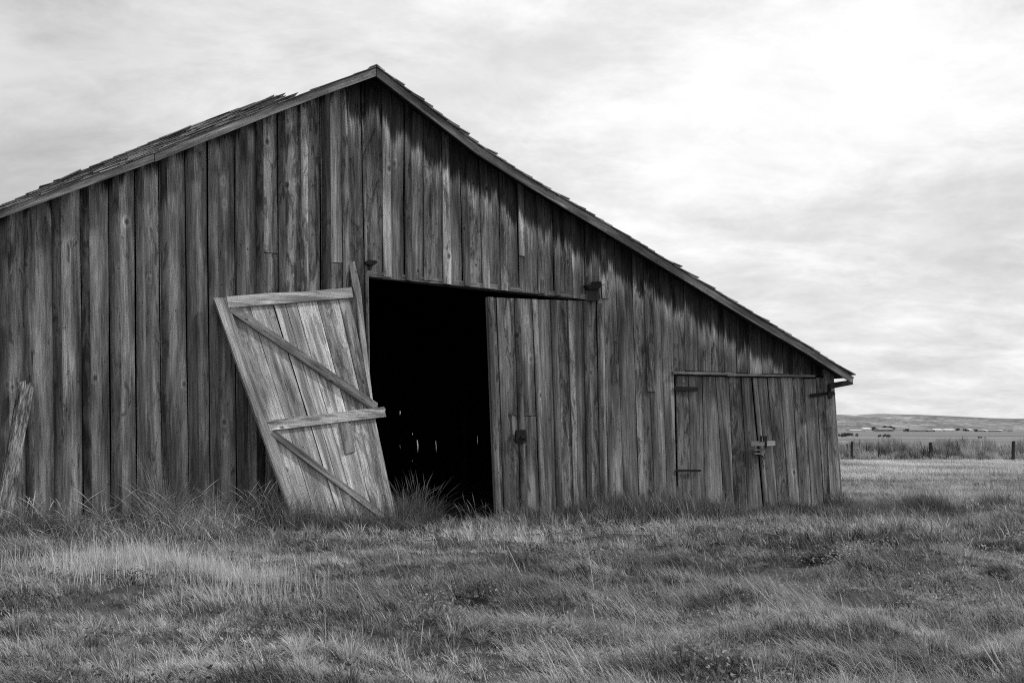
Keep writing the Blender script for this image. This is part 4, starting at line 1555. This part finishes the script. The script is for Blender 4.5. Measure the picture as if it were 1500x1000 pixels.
# bleached upright straw in the left foreground
n = 6500
c1 = rng.choice(6, n, p=[.26, .2, .2, .14, .12, .08])
cpx = np.array([180, 235, 300, 350, 140, 385])[c1]; cpy = np.array([835, 840, 838, 850, 862, 880])[c1]
cc = np.array([ground_pt(a, b) for a, b in zip(cpx[:1], cpy[:1])])
G6 = np.array([[*ground_pt(a, b)] for a, b in zip([180, 235, 300, 350, 140, 385], [835, 840, 838, 850, 862, 880])])
P = G6[c1] + np.stack([rng.normal(0, .42, n), rng.normal(0, .30, n), np.zeros(n)], 1)
P[:, 2] = terrain(P[:, 0], P[:, 1]) - .01
blades('bleached_straw', P, rng.uniform(.08, .24, n) * rng.choice([1, 1, 1, 1.6], n), rng.uniform(.004, .009, n), np.clip(rng.normal(.15, .25, n), -.2, 1), rng.normal(np.pi, 1.2, n),
       rng.uniform(.55, 1.0, n), M_BLADE, 3, 'bleached upright straw in the left foreground')
# dark tussock and scrubby tufts right of the barn
tufts = [(1358, 748, .55, .42, .10, 2600), (1300, 748, .5, .3, .2, 1500), (1260, 752, .7, .25, .14, 1800), (1465, 742, .4, .35, .12, 700), (1410, 770, .9, .2, .3, 1200),
         (1010, 838, .25, .2, .12, 500), (770, 826, .3, .16, .12, 500)]
for k, (px, py, rr_, hh, tt, nn) in enumerate(tufts):
    c = ground_pt(px, py)
    P = np.stack([c.x + rng.normal(0, rr_ * .55, nn), c.y + rng.normal(0, rr_ * .55, nn), np.zeros(nn)], 1)
    P[:, 2] = terrain(P[:, 0], P[:, 1]) - .01
    rd = np.hypot(P[:, 0] - c.x, P[:, 1] - c.y) / rr_
    blades('tussock', P, hh * rng.uniform(.4, 1.1, nn) * np.clip(1.15 - .35 * rd, .3, 1), rng.uniform(.006, .012, nn), np.clip(rng.normal(.45, .25, nn), 0, 1.3),
           np.pi * .95 + rng.normal(0, .9, nn), tt + rng.normal(0, .05, nn) + (rng.uniform(0, 1, nn) < .12) * .25, M_BLADE, 4, 'rank grass tussock')

# thin pale stems everywhere in the meadow, and patches of small broad leaves
n = 900
Xv, Yv = scatter(n, 6, 18, .5)
k = outside(Xv, Yv, .6); Xv, Yv = Xv[k], Yv[k]; n = len(Xv)
blades('pale_stems', np.stack([Xv, Yv, terrain(Xv, Yv)], 1), rng.uniform(.12, .34, n), rng.uniform(.004, .006, n), np.clip(rng.normal(.6, .4, n), 0, 1.6),
       np.pi + rng.normal(0, .8, n), rng.uniform(.6, 1.0, n), M_BLADE, 3, 'thin pale stems scattered through the meadow')
npch = 70
py2 = rng.uniform(6.3, 17, npch); px2 = rng.uniform(-1, 1, npch) * py2 * .46
k = outside(px2, py2, .5); px2, py2 = px2[k], py2[k]; npch = len(px2)
ii = np.repeat(np.arange(npch), 150); n = len(ii)
C = np.stack([px2[ii] + rng.normal(0, .16, n), py2[ii] + rng.normal(0, .13, n), np.zeros(n)], 1)
C[:, 2] = terrain(C[:, 0], C[:, 1]) + rng.uniform(.03, .15, n)
bl = quads_mesh('broadleaf_weeds', C, .017, M_BLADE, np.clip(.28 + .2 * rng.normal(size=npch)[ii] * .6 + .1 * rng.normal(size=n), .04, .7))
tag(bl, 'patches of small broad leaves in the meadow', None, kind='stuff')

# single dry stalks that stand out of the grass
stalks = [
    (792, 930, 823, 977, .011, 'pale straight dry stalk leaning left, first of two parallel ones'),
    (828, 933, 860, 978, .011, 'pale straight dry stalk leaning left, second of two parallel ones'),
    (872, 960, 888, 984, .009, 'short pale dry stalk right of the two parallel ones'),
    (577, 933, 597, 975, .011, 'pale dry stalk rising from the matted grass below the doorway'),
    (598, 962, 612, 973, .011, 'short fallen dry stalk low in the matted grass'),
    (620, 907, 615, 935, .008, 'thin upright dry stalk below the black doorway'),
    (862, 806, 870, 862, .009, 'tall thin seed stalk with a pale tip in mid field'),
    (867, 883, 873, 923, .009, 'thin upright dry stalk below the tall seed stalk'),
    (1437, 943, 1484, 998, .012, 'lower of two long crossed dry stalks in the right corner'),
    (1447, 936, 1481, 988, .012, 'upper of two long crossed dry stalks in the right corner'),
    (1100, 962, 1111, 998, .010, 'dry stalk standing at the bottom edge of the meadow'),
    (1084, 934, 1072, 948, .009, 'small dry stalk leaning right near the bottom tussock'),
    (1232, 783, 1240, 810, .012, 'thin pale stalk below the barn corner'),
    (742, 798, 770, 850, .007, 'faint dry stem in the grass below the closed leaf'),
    (1082, 838, 1150, 900, .007, 'long thin leaning stem in the right half of the meadow'),
    (241, 800, 262, 838, .008, 'grey stem standing over the bleached straw'),
]
for (xt, yt, xb, yb, wd, lab) in stalks:
    gp = ground_pt(xb, yb)
    top = at_depth(xt, yt, gp.y - .05)
    base = Vector((gp.x, gp.y, float(terrain(gp.x, gp.y)) - .02))
    mb = MB()
    mid = base.lerp(top, .5) + Vector((random.uniform(-.012, .012), 0, random.uniform(.0, .015)))
    V = []; G = []
    pts_ = [base, base.lerp(mid, .5), mid, mid.lerp(top, .5), top]
    for i, c in enumerate(pts_):
        r_ = wd * .62 * (1 - .12 * i)
        for k in range(5):
            an = k * 2 * math.pi / 5
            V.append(c + Vector((math.cos(an) * r_, math.sin(an) * r_, 0)))
            G.append((k * .01, i * .1, 0))
    Fc = [(i * 5 + k, i * 5 + (k + 1) % 5, (i + 1) * 5 + (k + 1) % 5, (i + 1) * 5 + k) for i in range(4) for k in range(5)]
    Fc += [(4, 3, 2, 1, 0), tuple(20 + k for k in range(5))]
    mb.add(V, Fc, G, random.uniform(.75, .98))
    o = mb.build('dry_stalk', M_BLADE)
    tag(o, lab, 'dry stalk', 'dry stalks sticking out of the meadow')
